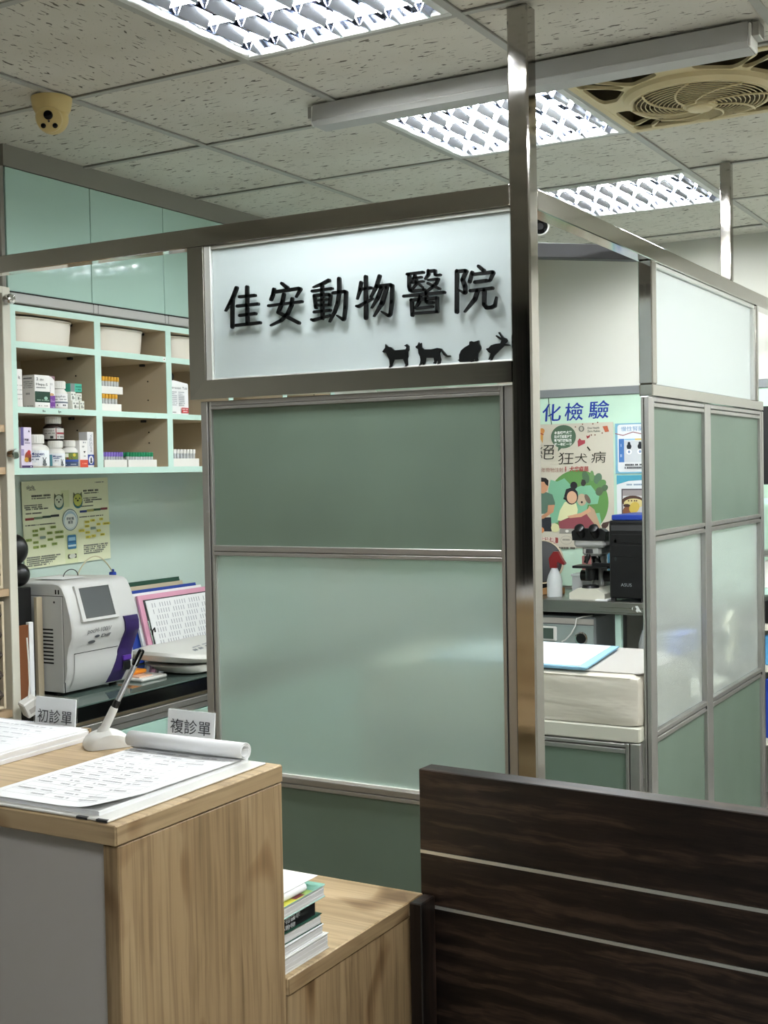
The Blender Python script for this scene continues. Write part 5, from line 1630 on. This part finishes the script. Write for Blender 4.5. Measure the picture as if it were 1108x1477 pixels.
# ---------------------------------------------------------------- drawer tower at the left edge
dt = T('drawer_tower', 'tall ivory tower of small smoky drawers at the left edge of the picture', 'cabinet', (-3.1, 2.6, 0))
BX('side_panel', (-3.40, 2.767, 0), (-2.93, 2.800, 2.105), M['cream_paint'], dt, .002)
BX('top_board', (-3.40, 2.2, 2.085), (-2.93, 2.767, 2.105), M['cream_paint'], dt)
BX('back_board', (-3.41, 2.2, 0), (-3.39, 2.767, 2.085), M['cream_paint'], dt)
BX('side_panel', (-3.40, 2.18, 0), (-2.93, 2.20, 2.105), M['cream_paint'], dt)
for z in (.78, 1.155, 1.53, 1.66):
    BX('shelf_board', (-3.39, 2.2, z), (-2.935, 2.767, z + .022), M['wood_shelf'], dt)
for zb in (.44, .81, 1.18):
    mb = MB()
    for (y0, y1, z0, z1) in ((2.24, 2.25, zb, zb + .33), (2.735, 2.745, zb, zb + .33), (2.25, 2.735, zb, zb + .008), (2.25, 2.735, zb + .322, zb + .33)):
        mb.box((-3.30, y0, z0), (-2.936, y1, z1), .001)
    mb.build('drawer_frame', M['beige'], dt)
    for k in range(5):
        for q in range(3):
            y0 = 2.255 + .160 * q
            z0 = zb + .012 + .062 * k
            dr = MB().box((-3.28, y0, z0), (-2.945, y0 + .155, z0 + .054), .002).prism([(0, .012), (.020, .030), (.020, .034), (0, .054)], (-2.945, y0 + .01, z0), X, Z, (0, .14, 0)).build('drawer', M['tray_clear'], dt)
            BX('drawer_label', (-2.9255, y0 + .04, z0 + .031), (-2.9235, y0 + .12, z0 + .047), M['paper'], dr)
MB().prism([(2.3, 1.69), (2.75, 1.69), (2.75, 2.0), (2.3, 2.0)], (-3.1, 0, 0), Y, Z, (-.02, 0, 0)).build('inner_back', M['grey_panel'], dt)
for z in (2.066, 1.592):
    MB().lathe([(.014, 0), (.016, .004), (.016, .024), (.014, .027), (.008, .0275)], c=(-2.93, 2.782, z), n=24, axis=(1, 0, 0)).build('standoff', M['chrome'], dt)

# ================================================================ the back room
bt_ = T('steel_bench', 'stainless steel bench along the back wall carrying the microscope', 'bench', (-1.9, 5.6, 0))
BX('bench_top', (-2.9, 5.33, .862), (-1.34, 5.866, .918), M['steel_dull'], bt_, .004)
for x in (-2.86, -1.895, -1.38):
    BX('leg', (x - .014, 5.36, 0), (x + .014, 5.39, .862), M['mint_shelf'] if x == -1.895 else M['steel_z'], bt_, .002)
    BX('leg', (x - .014, 5.82, 0), (x + .014, 5.85, .862), M['steel_z'], bt_, .002)
BX('under_shelf', (-2.85, 5.36, .565), (-1.36, 5.85, .585), M['steel_dull'], bt_)
ik = Ink((-1.82, 5.3298, .873), X, Z)
ik.poly([(0, .02), (.006, .028), (.004, .01)], (236, 238, 238)).poly([(.015, .03), (.028, .032), (.036, .018), (.045, .004), (.03, .008), (.026, .002), (.018, .01), (.022, .02)], (236, 238, 238))
ik.build('sticker', bt_)
ZB = .9182
# microscope
ms = T('microscope', 'grey and black binocular microscope on the steel bench', 'microscope', (-2.05, 5.46, ZB))
g = MB()
g.prism([(-.085, 0), (.085, 0), (.085, .028), (.045, .05), (-.045, .05), (-.085, .028)], (-2.05, 5.385, ZB), X, Z, (0, .19, 0))
g.build('foot', M['cream_paint'], ms)
BX('arm', (-2.072, 5.50, ZB + .05), (-2.012, 5.56, ZB + .235), M['fixture_grey'], ms, .008)
BX('head_arm', (-2.085, 5.42, ZB + .195), (-1.995, 5.56, ZB + .245), M['fixture_grey'], ms, .012)
MB().cyl((-2.048, 5.43, ZB + .05), (-2.048, 5.43, ZB + .062), .04, .036, 24).build('lamp_house', M['black'], ms)
BX('stage', (-2.125, 5.40, ZB + .140), (-1.955, 5.50, ZB + .152), M['black'], ms, .002)
BX('stage_clip', (-2.03, 5.402, ZB + .152), (-1.935, 5.42, ZB + .166), M['black'], ms, .002)
MB().cyl((-2.048, 5.45, ZB + .085), (-2.048, 5.45, ZB + .14), .030, n=20).build('condenser', M['black'], ms)
for s in (-1, 1):
    MB().cyl((-2.042 + s * .03, 5.52, ZB + .098), (-2.042 + s * .082, 5.52, ZB + .098), .026, n=20).build('focus_knob', M['black'], ms)
MB().cyl((-2.048, 5.45, ZB + .20), (-2.048, 5.455, ZB + .218), .036, .04, 24).build('nosepiece', M['dark'], ms)
for a_ in (0.3, 1.7, 2.9, 4.4):
    p = Vector((-2.048 + .02 * math.cos(a_), 5.45 + .02 * math.sin(a_), ZB + .205))
    q = p + Vector((.018 * math.cos(a_), .018 * math.sin(a_), -.042))
    MB().lathe([(.010, 0), (.010, .025), (.007, .030), (.006, .045), (.003, .048)], c=p, n=14, axis=q - p).build('objective', M['black'] if a_ > 1 else M['chrome'], ms)
BX('head', (-2.118, 5.40, ZB + .235), (-1.966, 5.53, ZB + .300), M['fixture_grey'], ms, .012)
g = MB().prism([(-.078, 0), (.078, 0), (.082, .04), (.060, .055), (-.060, .055), (-.082, .04)], (-2.042, 5.395, ZB + .268), X, Z, (0, .05, 0)); g.build('prism_cover', M['black'], ms)
for s in (-1, 1):
    c = Vector((-2.042 + s * .034, 5.41, ZB + .29))
    MB().lathe([(.020, 0), (.019, .035), (.022, .04), (.022, .058), (.016, .062)], c=c, n=20, axis=(0, -.75, .66)).build('eyepiece', M['black'], ms)

pcx = T('computer_tower', 'black desktop computer tower on the steel bench by the partition', 'computer', (-1.86, 5.55, ZB))
BX('case', (-1.935, 5.372, ZB + .012), (-1.76, 5.75, ZB + .36), M['black'], pcx, .004)
BX('front_cover', (-1.932, 5.360, ZB + .014), (-1.763, 5.372, ZB + .358), M['black'], pcx, .006)
for p in ((-1.92, 5.38), (-1.78, 5.38), (-1.92, 5.73), (-1.78, 5.73)):
    BX('foot', (p[0] - .01, p[1] - .01, ZB), (p[0] + .01, p[1] + .01, ZB + .0125), M['dark'], pcx)
for k, (za, zb) in enumerate(((.315, .34), (.26, .30), (.2, .25))):
    BX('bay_cover', (-1.922, 5.3585, ZB + za), (-1.774, 5.361, ZB + zb), M['dark'] if k == 0 else M['black'], pcx, .001)
ik = Ink((-1.932, 5.3595, ZB), X, Z)
ik.text('ASUS', .078, .068, .020, (150, 156, 160), 'c', .0, width=.05)
for k in range(3):
    ik.ell(.03, .19 + .04 * k, .006, .010, (40, 46, 48))
ik.build('print', pcx)
tag(BX('blue_box', (-1.93, 5.39, ZB + .361), (-1.765, 5.70, ZB + .385), M['blue'], None, .003), 'flat blue box on top of the black computer tower', 'box')
tag(MB().box((-2.00, 5.36, ZB), (-1.945, 5.56, ZB + .004)).build('note_pad', M['paper']), 'thin note pad between the microscope and the computer tower', 'paper')

sb = T('spray_bottle', 'white spray bottle with a dark red trigger head', 'bottle', (-2.232, 5.45, ZB))
MB().lathe([(.033, 0), (.036, .004), (.036, .075), (.030, .10), (.018, .125), (.014, .135)], n=24).build('bottle', M['clear_dim'], sb, world=False)
g = MB().prism([(-.018, .135), (.016, .135), (.018, .165), (.050, .150), (.056, .158), (.036, .185), (.022, .212), (.0, .212), (-.024, .180)], (0, -.012, 0), X, Z, (0, .024, 0))
g.build('trigger_head', M['red_plastic'], sb, world=False)
cbx = T('plastic_box', 'clear plastic storage box behind the microscope', 'box', (-2.12, 5.65, ZB))
g = MB(); g.M = Matrix.Translation((0, .03, 0))
for a_, b_ in (((-2.20, 5.56, ZB), (-2.03, 5.563, ZB + .085)), ((-2.20, 5.70, ZB), (-2.03, 5.703, ZB + .085)), ((-2.20, 5.563, ZB), (-2.197, 5.70, ZB + .085)), ((-2.033, 5.563, ZB), (-2.03, 5.70, ZB + .085)), ((-2.20, 5.56, ZB), (-2.03, 5.703, ZB + .003))):
    g.box(a_, b_)
g.build('tub', M['clear_dim'], cbx)
BX('lid', (-2.205, 5.585, ZB + .0855), (-2.025, 5.738, ZB + .097), M['clear_dim'], cbx, .002)
BX('contents', (-2.18, 5.61, ZB + .004), (-2.05, 5.71, ZB + .055), mat('pinkish_packets', (206, 178, 176), .7), cbx, .004)
pn = T('round_mirror', 'dark grey round pan standing on edge beside the post', 'pan', (-2.36, 5.56, ZB))
MB().lathe([(.092, .006), (.100, .0), (.104, -.004), (.104, .004), (.096, .012), (.05, .016)][::-1], c=(-2.350, 5.58, ZB + .152), n=40, axis=(.2, -1, .15)).build('dish', M['dark'], pn)
MB().lathe([(.1005, -.002), (.105, -.002), (.105, .003), (.1005, .003)], c=(-2.345, 5.576, ZB + .152), n=40, axis=(.2, -1, .15)).build('rim', M['beige'], pn)
BX('wooden_foot', (-2.33, 5.52, ZB), (-2.24, 5.60, ZB + .03), mat('tan_wood', (164, 122, 78), .6), pn, .003)
BX('back_stay', (-2.37, 5.60, ZB), (-2.32, 5.65, ZB + .16), M['black'], pn, .003)
wb = tag(BX('tissue_box', (-2.14, 5.76, ZB), (-2.085, 5.82, ZB + .185), M['skyblue'], None, .004), 'light blue carton behind the microscope', 'box')
ik = Ink((-2.14, 5.7597, ZB), X, Z)
ik.rect(.01, .01, .055, .18, (232, 238, 242)).greek(.014, .05, .14, .01, (110, 150, 190), .1, 2).greek(.014, .05, .11, .008, (110, 150, 190), .1, 3)
ik.build('print', wb)
rb = tag(BX('red_carton', (-2.22, 5.77, ZB), (-2.145, 5.83, ZB + .17), mat('faded_red_card', (166, 110, 108), .6), None, .003), 'faded red carton against the back wall left of the light blue carton', 'box')
nb_ = T('note_card', 'white card with dark handwriting behind the microscope arm', 'card', (-1.97, 5.80, ZB))
BX('card', (-2.02, 5.80, ZB), (-1.94, 5.806, ZB + .17), M['paper'], nb_)
ik = Ink((-2.02, 5.7997, ZB), X, Z)
ik.rect(0, .16, .08, .17, (120, 180, 206)).text('打 疫', .008, .115, .030, (50, 52, 56)).text('苗 日', .008, .08, .026, (50, 52, 56))
ik.build('print', nb_)

# wall lettering and posters
lt = T('wall_lettering', 'brush-style blue lettering 生化檢驗 on the pale mint glass of the back wall', 'lettering', (-2.35, 5.866, 1.79))
lt['label'] = 'brush-style blue Chinese lettering on the pale mint glass of the back wall'
for ch, x0, x1, z0, sz in (('生', -2.592, -2.492, 1.757, .10), ('化', -2.458, -2.360, 1.755, .094), ('檢', -2.338, -2.243, 1.755, .094), ('驗', -2.213, -2.110, 1.760, .094)):
    ik = Ink((x0, 5.8675, z0), X, Z)
    for dx_ in (-.0014, 0, .0014):
        ik.k = 1 + (dx_ > -.001) + (dx_ > .001)
        ik.text(ch, dx_, .004 + dx_ * .4, sz, (28, 60, 158), 'l', 0.0, width=x1 - x0, shear=.08)
    ik.build('character', lt)
MB().tube([(-2.42, 5.862, 1.868), (-2.415, 5.861, 1.80), (-2.405, 5.862, 1.735)], .0018, 5).build('cable', M['dark'], lt)

po = T('rabies_poster', 'large beige poster of two people and a dog before a green globe', 'poster', (-2.4, 5.865, 1.4))
o = Vector((-2.70, 5.862, 1.120))
W, H = .615, .617
MB().prism([(0, 0), (W, 0), (W, H), (0, H)], o, X, Z, (0, .0015, 0)).build('sheet', mat('poster_paper', (206, 200, 184), .6), po)
ik = Ink(o - Y * .0003, X, Z, step=.00005)
# a sheet position from the photograph's 1108 x 1193 study of its lower part, scaled to the sheet
def A(x, y):
    return ((x - 40) / 1000 * .432 + .186, H - (.208 + (y - 20) / 1000 * .405))
def SA(r): return r / 1000 * .43
def blob(pts, c): ik.poly([A(*p) for p in pts], c)
GR, MI = (98, 146, 80), (128, 186, 152)
ik.ell(*A(600, 470), SA(370), SA(372), GR, 48)
blob([(270, 190), (350, 215), (440, 175), (500, 240), (560, 300), (640, 270), (760, 265), (860, 400), (840, 490), (720, 500), (700, 600), (560, 640), (400, 620), (350, 720), (270, 730), (235, 500), (240, 300)], MI)
blob([(760, 610), (860, 600), (880, 700), (870, 760), (780, 760)], MI)
for x, y, rx, ry, ro_, c in ((700, 165, 40, 72, -.35, (82, 112, 84)), (775, 150, 26, 60, 0, (112, 150, 98)), (845, 185, 46, 66, .4, (92, 122, 98)), (890, 250, 44, 60, .9, (98, 140, 84)), (925, 300, 34, 44, .9, (86, 110, 84)), (860, 340, 44, 50, .5, (92, 106, 84))):
    ik.ell(*A(x, y), SA(rx), SA(ry), c, 16, rot=-ro_)
blob([(640, 240), (655, 190), (690, 200), (705, 240), (680, 275), (650, 270)], (60, 56, 56))
# man
blob([(60, 600), (65, 420), (110, 365), (160, 345), (220, 345), (290, 375), (320, 470), (320, 505), (235, 505), (230, 610), (60, 615)], (92, 120, 104))
blob([(40, 640), (110, 660), (270, 655), (275, 830), (40, 830)], (44, 46, 54))
ik.ell(*A(165, 270), SA(75), SA(85), (206, 152, 118), 20)
blob([(80, 230), (95, 180), (150, 160), (215, 170), (245, 200), (240, 270), (210, 250), (190, 215), (110, 215)], (36, 32, 34))
blob([(235, 505), (318, 500), (300, 590), (180, 670), (60, 700), (50, 650), (150, 640), (225, 590)], (200, 146, 112))
ik.ell(*A(150, 815), SA(32), SA(34), (216, 140, 90), 14)
# woman and dog
ik.ell(*A(650, 440), SA(58), SA(70), (196, 176, 150), 18); ik.ell(*A(720, 430), SA(28), SA(60), (112, 96, 84), 14, rot=.5); ik.ell(*A(650, 470), SA(13), SA(13), (40, 36, 34), 10)
blob([(740, 510), (800, 560), (850, 700), (880, 800), (820, 800), (700, 600)], (190, 160, 132))
blob([(350, 690), (380, 570), (440, 470), (500, 450), (580, 480), (600, 560), (590, 620), (500, 650), (390, 700)], (226, 226, 178))
blob([(360, 710), (500, 655), (640, 640), (700, 610), (800, 740), (780, 810), (560, 815), (370, 790)], (146, 76, 84))
blob([(470, 640), (640, 600), (740, 540), (760, 580), (640, 650), (500, 665)], (212, 164, 130))
ik.ell(*A(525, 395), SA(82), SA(98), (40, 38, 44), 20); ik.ell(*A(530, 410), SA(62), SA(72), (222, 178, 146), 20); ik.ell(*A(555, 265), SA(44), SA(44), (38, 36, 42), 16)
blob([(440, 400), (470, 330), (540, 320), (600, 380), (600, 345), (540, 285), (460, 310), (425, 430), (455, 445)], (38, 36, 42))
ik.ell(*A(320, 785), SA(52), SA(52), (220, 218, 168), 16)
blob([(880, 750), (900, 720), (980, 700), (960, 760), (900, 820)], (80, 62, 56))
blob([(380, 795), (560, 795), (560, 855), (370, 855)], (150, 148, 140)); ik.ell(*A(465, 825), SA(22), SA(16), (236, 234, 226), 12)
ik.rrect(A(-120, 975)[0], A(0, 975)[1], A(355, 0)[0], A(0, 905)[1], .006, (150, 66, 62)); ik.text('預防狂犬病接種', A(-110, 0)[0], A(0, 962)[1], .030, (236, 226, 214), 'l', .01, width=SA(435))
ik.ell(*A(455, 935), SA(72), SA(50), (150, 146, 134), 24); ik.ell(*A(455, 935), SA(69), SA(47), (206, 200, 184), 24); ik.greek(A(410, 0)[0], A(500, 0)[0], A(0, 940)[1], .008, (140, 136, 124), .1, 3)
ik.greek(A(60, 0)[0], A(560, 0)[0], A(0, 1045)[1], .010, (90, 84, 76), .1, 5)
# heading area, from the 1108 x 1152 study of the upper part
def B(x, y):
    return ((x - 30) / 1040 * .430 + .186, H - (y - 370) / 790 * .318)
def SB(r): return r / 1040 * .43
def blb(pts, c): ik.poly([B(*p) for p in pts], c)
blb([(-30, 490), (60, 480), (140, 480), (150, 440), (190, 425), (205, 445), (185, 490), (180, 560), (175, 605), (155, 560), (90, 560), (60, 610), (40, 560), (-20, 600)], (214, 160, 84))
ik.ell(*B(165, 450), SB(38), SB(34), (206, 140, 74), 14); ik.line([B(30, 425), B(120, 470)], .003, (120, 96, 60)); ik.line([B(125, 470), B(185, 495)], .005, (160, 60, 50))
ik.ell(*B(445, 530), SB(160), SB(140), (84, 110, 88), 32); blb([(380, 640), (440, 650), (370, 715)], (84, 110, 88))
for k, s_ in enumerate(('本县飼養犬貓', '狂犬病疫苗注射', '動物醫院請洽', '打一年補一針')):
    ik.text(s_, B(440, 0)[0], B(0, 495 + 48 * k)[1], .016, (236, 238, 232), 'c', .03, width=SB(225))
blb([(630, 660), (625, 590), (650, 555), (675, 580), (720, 580), (718, 620)], (176, 74, 84)); blb([(745, 565), (735, 525), (757, 530), (782, 515), (778, 545)], (166, 70, 76))
ik.ell(*B(675, 440), SB(36), SB(36), (120, 122, 112), 16); ik.ell(*B(675, 440), SB(20), SB(26), (190, 186, 170), 12)
ik.text('One Health', *B(750, 445), .014, (90, 92, 88), bold=.01, width=SB(150)).text('Zero Rabies', *B(750, 485), .014, (80, 96, 84), bold=.01, width=SB(160))
blb([(940, 420), (1000, 415), (1020, 485), (970, 490)], (186, 96, 66))
for x, y in ((600, 415), (820, 385), (880, 370), (935, 500), (690, 385), (800, 520), (845, 520)):
    ik.ell(*B(x, y), SB(9), SB(9), (130, 90, 76), 8)
for ch, x0, x1, y in (('拒', -120, 40, 800), ('絕', 75, 320, 790), ('狂', 370, 565, 860), ('犬', 585, 740, 850), ('病', 790, 970, 850)):
    ik.text(ch, B(x0, 0)[0], B(0, y)[1], SB(x1 - x0) * .82, (58, 56, 50), 'l', -.004, width=SB(x1 - x0), shear=.1)
blb([(740, 670), (752, 655), (790, 705), (775, 712)], (58, 56, 50))
ik.text('請每年帶牠注射', B(40, 0)[0], B(0, 962)[1], SB(60), (168, 120, 112), width=SB(400)).text('狂犬病疫苗', B(455, 0)[0], B(0, 955)[1], SB(64), (170, 76, 74), bold=.025, width=SB(305))
ik.build('print', po)

p2 = T('blue_notice', 'white wall notice with blue wavy border right of the big poster', 'poster', (-1.95, 5.865, 1.6))
o = Vector((-2.075, 5.862, 1.485)); W, H = .26, .243
MB().prism([(0, 0), (W, 0), (W, H), (0, H)], o, X, Z, (0, .0015, 0)).build('sheet', mat('notice_blue', (120, 176, 200), .5), p2)
ik = Ink(o - Y * .0003, X, Z)
ik.rrect(.012, .008, W, H - .006, .012, (228, 230, 232))
ik.poly([(.0, H - .05), (.04, H - .06), (.09, H - .045), (.15, H - .06), (W, H - .045), (W, H - .042), (.15, H - .056), (.09, H - .041), (.04, H - .056), (0, H - .046)], (140, 70, 80))
ik.text('慢性腎臟病檢測', .03, H - .036, .024, (96, 150, 190), width=.2)
ik.rect(.018, .055, .045, H - .075, (72, 120, 184)).rect(.046, H - .082, .16, H - .075, (150, 196, 220)).rect(.1, H - .082, .14, H - .075, (220, 190, 90)).rect(.046, .055, W, H - .085, (206, 210, 214))
for k in range(3):
    x = .07 + .055 * k
    ik.ell(x, .130, .012, .014, (30, 36, 44)).ell(x, .146, .007, .007, (30, 36, 44)).ell(x, .105, .014, .013, (240, 242, 246)).ell(x, .105, .006, .007, (130, 150, 180))
ik.text('I', .031, .13, .02, (220, 230, 240), 'c').text('II', .031, .08, .02, (220, 230, 240), 'c')
ik.greek(.05, W, .038, .008, (60, 64, 70), .05, 1).greek(.04, W, .024, .008, (60, 64, 70), .05, 2)
ik.build('print', p2)
p3 = T('heart_chart', 'white and teal wall chart with a brown organ picture above the computer tower', 'poster', (-1.95, 5.865, 1.35))
o = Vector((-2.07, 5.862, 1.255)); W, H = .26, .222
MB().prism([(0, 0), (W, 0), (W, H), (0, H)], o, X, Z, (0, .0015, 0)).build('sheet', mat('chart_white', (226, 230, 232), .5), p3)
ik = Ink(o - Y * .0003, X, Z)
ik.poly([(0, H), (0, H - .045), (.06, H - .028), (.13, H - .024), (W, H - .04), (W, H)], (76, 160, 184))
ik.greek(.05, .16, H - .05, .008, (130, 150, 170), .1, 1).rect(.024, .0, W, H - .065, (206, 206, 208)).rect(.024, H - .072, W, H - .066, (90, 84, 90)).rect(.030, H - .10, W, H - .072, (156, 148, 148)).rect(.024, .0, .030, H - .066, (90, 84, 90))
ik.ell(.08, .095, .055, .028, (80, 56, 46), 20).ell(.085, .085, .05, .024, (214, 200, 140), 20).ell(.062, .045, .033, .030, (134, 86, 60), 18).ell(.088, .065, .024, .03, (206, 180, 84), 16, rot=-.6).ell(.05, .075, .018, .008, (70, 50, 46), 10)
for x in (.06, .075, .09, .1): ik.ell(x, .098, .004, .004, (90, 66, 50), 8)
ik.build('print', p3)

# under the bench: grey machine, cable, bags
um = T('grey_machine', 'pale grey machine with a small display and a round port under the steel bench', 'machine', (-2.2, 5.5, .5855))
BX('casing', (-2.60, 5.37, .5855), (-2.004, 5.80, .840), M['grey_trim'], um, .006)
BX('front_plate', (-2.59, 5.364, .592), (-2.012, 5.371, .80), mat('machine_front', (150, 162, 158), .4), um, .002)
BX('top_trim', (-2.59, 5.366, .805), (-2.012, 5.371, .832), M['grey_panel'], um, .002)
BX('display_frame', (-2.275, 5.354, .725), (-2.188, 5.365, .792), M['white'], um, .004)
BX('display', (-2.264, 5.352, .735), (-2.202, 5.3545, .784), mat('lcd_grey', (74, 88, 80), .2), um)
MB().lathe([(.030, 0), (.030, .006), (.024, .007)], c=(-2.070, 5.364, .743), n=28, axis=(0, -1, 0)).build('port_rim', M['chrome'], um)
MB().lathe([(.0235, .0), (.0235, .0075), (.02, .008)], c=(-2.070, 5.364, .743), n=28, axis=(0, -1, 0)).build('port', M['black'], um)
MB().tube([(-2.16, 5.35, .725), (-2.14, 5.345, .735), (-2.11, 5.34, .765), (-2.09, 5.34, .80), (-2.085, 5.345, .835), (-2.06, 5.36, .8425), (-2.03, 5.40, .8445)], .003, 6).build('cable', M['white'], um)
for x, y, h_, lab in ((-1.80, 5.44, .20, 'crumpled clear bag under the bench, nearest the partition'), (-1.72, 5.46, .16, 'crumpled clear bag under the bench, beside the taller one')):
    t = T('plastic_bag', lab, 'bag', (x, y, .5855), 0, 'bags under the bench')
    rr = random.Random(int(x * 100))
    rings = []
    for k in range(8):
        z = h_ * k / 7
        s_ = .045 * (1 - .75 * (k / 7) ** 1.5)
        rings.append([(s_ * math.cos(2 * PI * i / 14) * rr.uniform(.7, 1.2), s_ * math.sin(2 * PI * i / 14) * rr.uniform(.7, 1.2), z) for i in range(14)])
    loft(rings).build('bag', M['clear_dim'], t, world=False)

# examination table
et = T('examination_table', 'cream edged examination table carrying the sheeted mattress', 'table', (-1.65, 3.9, 0))
BX('table_frame', (-2.12, 3.449, .726), (-1.159, 4.42, .770), M['cream_paint'], et, .004)
for x in (-2.08, -1.23):
    for y in (3.50, 4.38):
        BX('leg', (x - .02, y - .02, 0), (x + .02, y + .02, .726), M['cream_paint'], et, .003)
mt = T('mattress', 'thick mattress in a cream sheet on the examination table', 'mattress', (-1.65, 3.72, .7705))
vs, fs = [], []
nx, ny, nz = 30, 16, 8
xa, xb, ya_, yb_, za, zb = -2.10, -1.1595, 3.455, 3.985, .7705, .917
def mt_pt(x, y, z):
    e = .028
    dx = max(0, max(xa + e - x, x - (xb - e))); dy = max(0, max(ya_ + e - y, y - (yb_ - e))); dz = max(0, max(za + e * .5 - z, z - (zb - e)))
    l = math.sqrt(dx * dx + dy * dy + dz * dz)
    if l > e:
        s_ = e / l
        cx_, cy_, cz_ = min(max(x, xa + e), xb - e), min(max(y, ya_ + e), yb_ - e), min(max(z, za + e * .5), zb - e)
        x, y, z = cx_ + (x - cx_) * s_, cy_ + (y - cy_) * s_, cz_ + (z - cz_) * s_
    y += .0025 * math.sin(x * 21 + z * 30) * (1 if y < ya_ + .05 else 0)
    return (x, y, max(z, za) - (.0015 * math.sin(x * 9 + y * 13) if z > zb - .01 else 0))
mb = MB()
def grid(fn, nu, nv):
    vs = [fn(i / nu, j / nv) for j in range(nv + 1) for i in range(nu + 1)]
    fs = [(j * (nu + 1) + i, j * (nu + 1) + i + 1, (j + 1) * (nu + 1) + i + 1, (j + 1) * (nu + 1) + i) for j in range(nv) for i in range(nu)]
    mb.add(vs, fs)
grid(lambda u, v: mt_pt(xa + (xb - xa) * u, ya_, za + (zb - za) * v), nx, nz)
grid(lambda u, v: mt_pt(xb - (xb - xa) * u, yb_, za + (zb - za) * v), nx, nz)
grid(lambda u, v: mt_pt(xb, ya_ + (yb_ - ya_) * u, za + (zb - za) * v), ny, nz)
grid(lambda u, v: mt_pt(xa, yb_ - (yb_ - ya_) * u, za + (zb - za) * v), ny, nz)
grid(lambda u, v: mt_pt(xa + (xb - xa) * u, ya_ + (yb_ - ya_) * v, zb), nx, ny)
grid(lambda u, v: mt_pt(xa + (xb - xa) * u, yb_ - (yb_ - ya_) * v, za), nx, ny)
mb.build('sheet', M['cotton'], mt, sharp=3.0)
MB().tube([(xa + .03, ya_ + .006, zb - .008), (-1.6, ya_ + .005, zb - .007), (xb - .03, ya_ + .006, zb - .008)], .002, 6).build('seam', M['cotton'], mt)
pads = [(.9204, 0.0, M['blue_pad'], 'pale blue backed absorbent pad under the top pad on the mattress'), (.9262, .01, M['paper'], 'white absorbent pad with blue border on top of the mattress')]
for z, off, m_, lab in pads:
    quad_ = [(-1.86, 3.475), (-1.335 + off, 3.484 - off), (-1.396 + off, 3.93), (-1.88, 3.95)]
    t = T('absorbent_pad', lab, 'pad', (-1.6, 3.7, z), 0, 'absorbent pads on the mattress')
    MB().prism(quad_, (0, 0, z + .0008), X, Y, (0, 0, .0045)).build('pad', M['blue_pad'], t)
    cx_, cy_ = -1.61, 3.70
    if m_ is M['paper']:
        MB().prism([(cx_ + (p - cx_) * .90, cy_ + (q - cy_) * .93) for p, q in quad_], (0, 0, z + .0054), X, Y, (0, 0, .002)).build('quilted_top', mat('pad_white', (236, 242, 248), .8), t)
poly = []
for cx_, cy_, a0 in ((-1.182, 3.51, -PI / 2), (-1.182, 3.955, 0), (-1.385, 3.955, PI / 2), (-1.385, 3.51, PI)):
    for i in range(5):
        t_ = a0 + PI / 2 * i / 4
        poly.append((cx_ + .018 * math.cos(t_), cy_ + .018 * math.sin(t_)))
tag(MB().prism(poly, (0, 0, .9175), X, Y, (0, 0, .003)).build('grey_mat', M['grey_panel']), 'grey rounded mat on the mattress at the partition end', 'mat')

# seen blurred through the frosted panes
tag(BX('blue_carton', (-1.215, 3.868, .9206), (-1.163, 4.046, .985), mat('soft_blue', (84, 112, 196), .6), None, .003), 'blue carton on the mat against the first frosted pane, seen blurred through it', 'box')
hd = T('wall_bracket', 'pale bracket on the inner side of the second frosted pane, seen blurred', 'bracket', (-1.19, 4.45, .9))
MB().prism([(4.44, .82), (4.55, .83), (4.56, .99), (4.50, 1.0), (4.42, .965), (4.42, .93), (4.51, .95), (4.51, .87), (4.44, .865)], (-1.178, 0, 0), Y, Z, (.02, 0, 0)).build('bracket', mat('pale_plastic', (222, 220, 196), .5), hd)
BX('bar', (-1.170, 4.52, .985), (-1.1575, 4.54, .995), M['white'], hd)

# shelving beyond the end of the side partition
rk = T('back_shelving', 'mint edged shelving against the back wall beyond the side partition', 'shelf', (-1.0, 5.7, 0))
BX('side_board', (-1.32, 5.80, 0), (-1.30, 5.86, 1.39), M['dark'], rk)
for z, m_ in ((1.345, M['mint_shelf']), (1.12, M['steel_dull']), (.955, M['mint_shelf']), (.80, M['cream_paint']), (.62, M['cream_paint']), (.30, M['cream_paint'])):
    BX('shelf_board', (-1.30, 5.50, z), (-.4, 5.86, z + .026), m_, rk)
BX('side_board', (-.42, 5.52, 0), (-.40, 5.86, 1.34), M['dark'], rk)
BX('back_board', (-1.30, 5.855, 0), (-.4, 5.866, 1.34), M['dark'], rk)
for i, (z, h_, m_, lab) in enumerate(((.981, .12, M['white'], 'white carton on the mint shelf right of the side partition'), (.826, .10, M['black'], 'black carton below the mint shelf right of the side partition'), (.646, .13, M['skyblue'], 'light blue carton on the cream shelf right of the side partition'), (.326, .26, M['blue'], 'deep blue carton on the lowest shelf right of the side partition'))):
    tag(BX('carton', (-1.29, 5.53, z), (-1.12, 5.80, z + h_), m_, None, .003), lab, 'box', 'cartons on the back shelving')
mn = T('monitor', 'black monitor on the shelving just beyond the side partition', 'monitor', (-1.2, 5.6, 1.371))
BX('screen', (-1.325, 5.56, 1.43), (-1.02, 5.585, 1.77), M['black'], mn, .004)
BX('stand', (-1.25, 5.56, 1.3712), (-1.1, 5.66, 1.385), M['black'], mn, .003)
BX('neck', (-1.19, 5.585, 1.385), (-1.16, 5.60, 1.5), M['black'], mn)
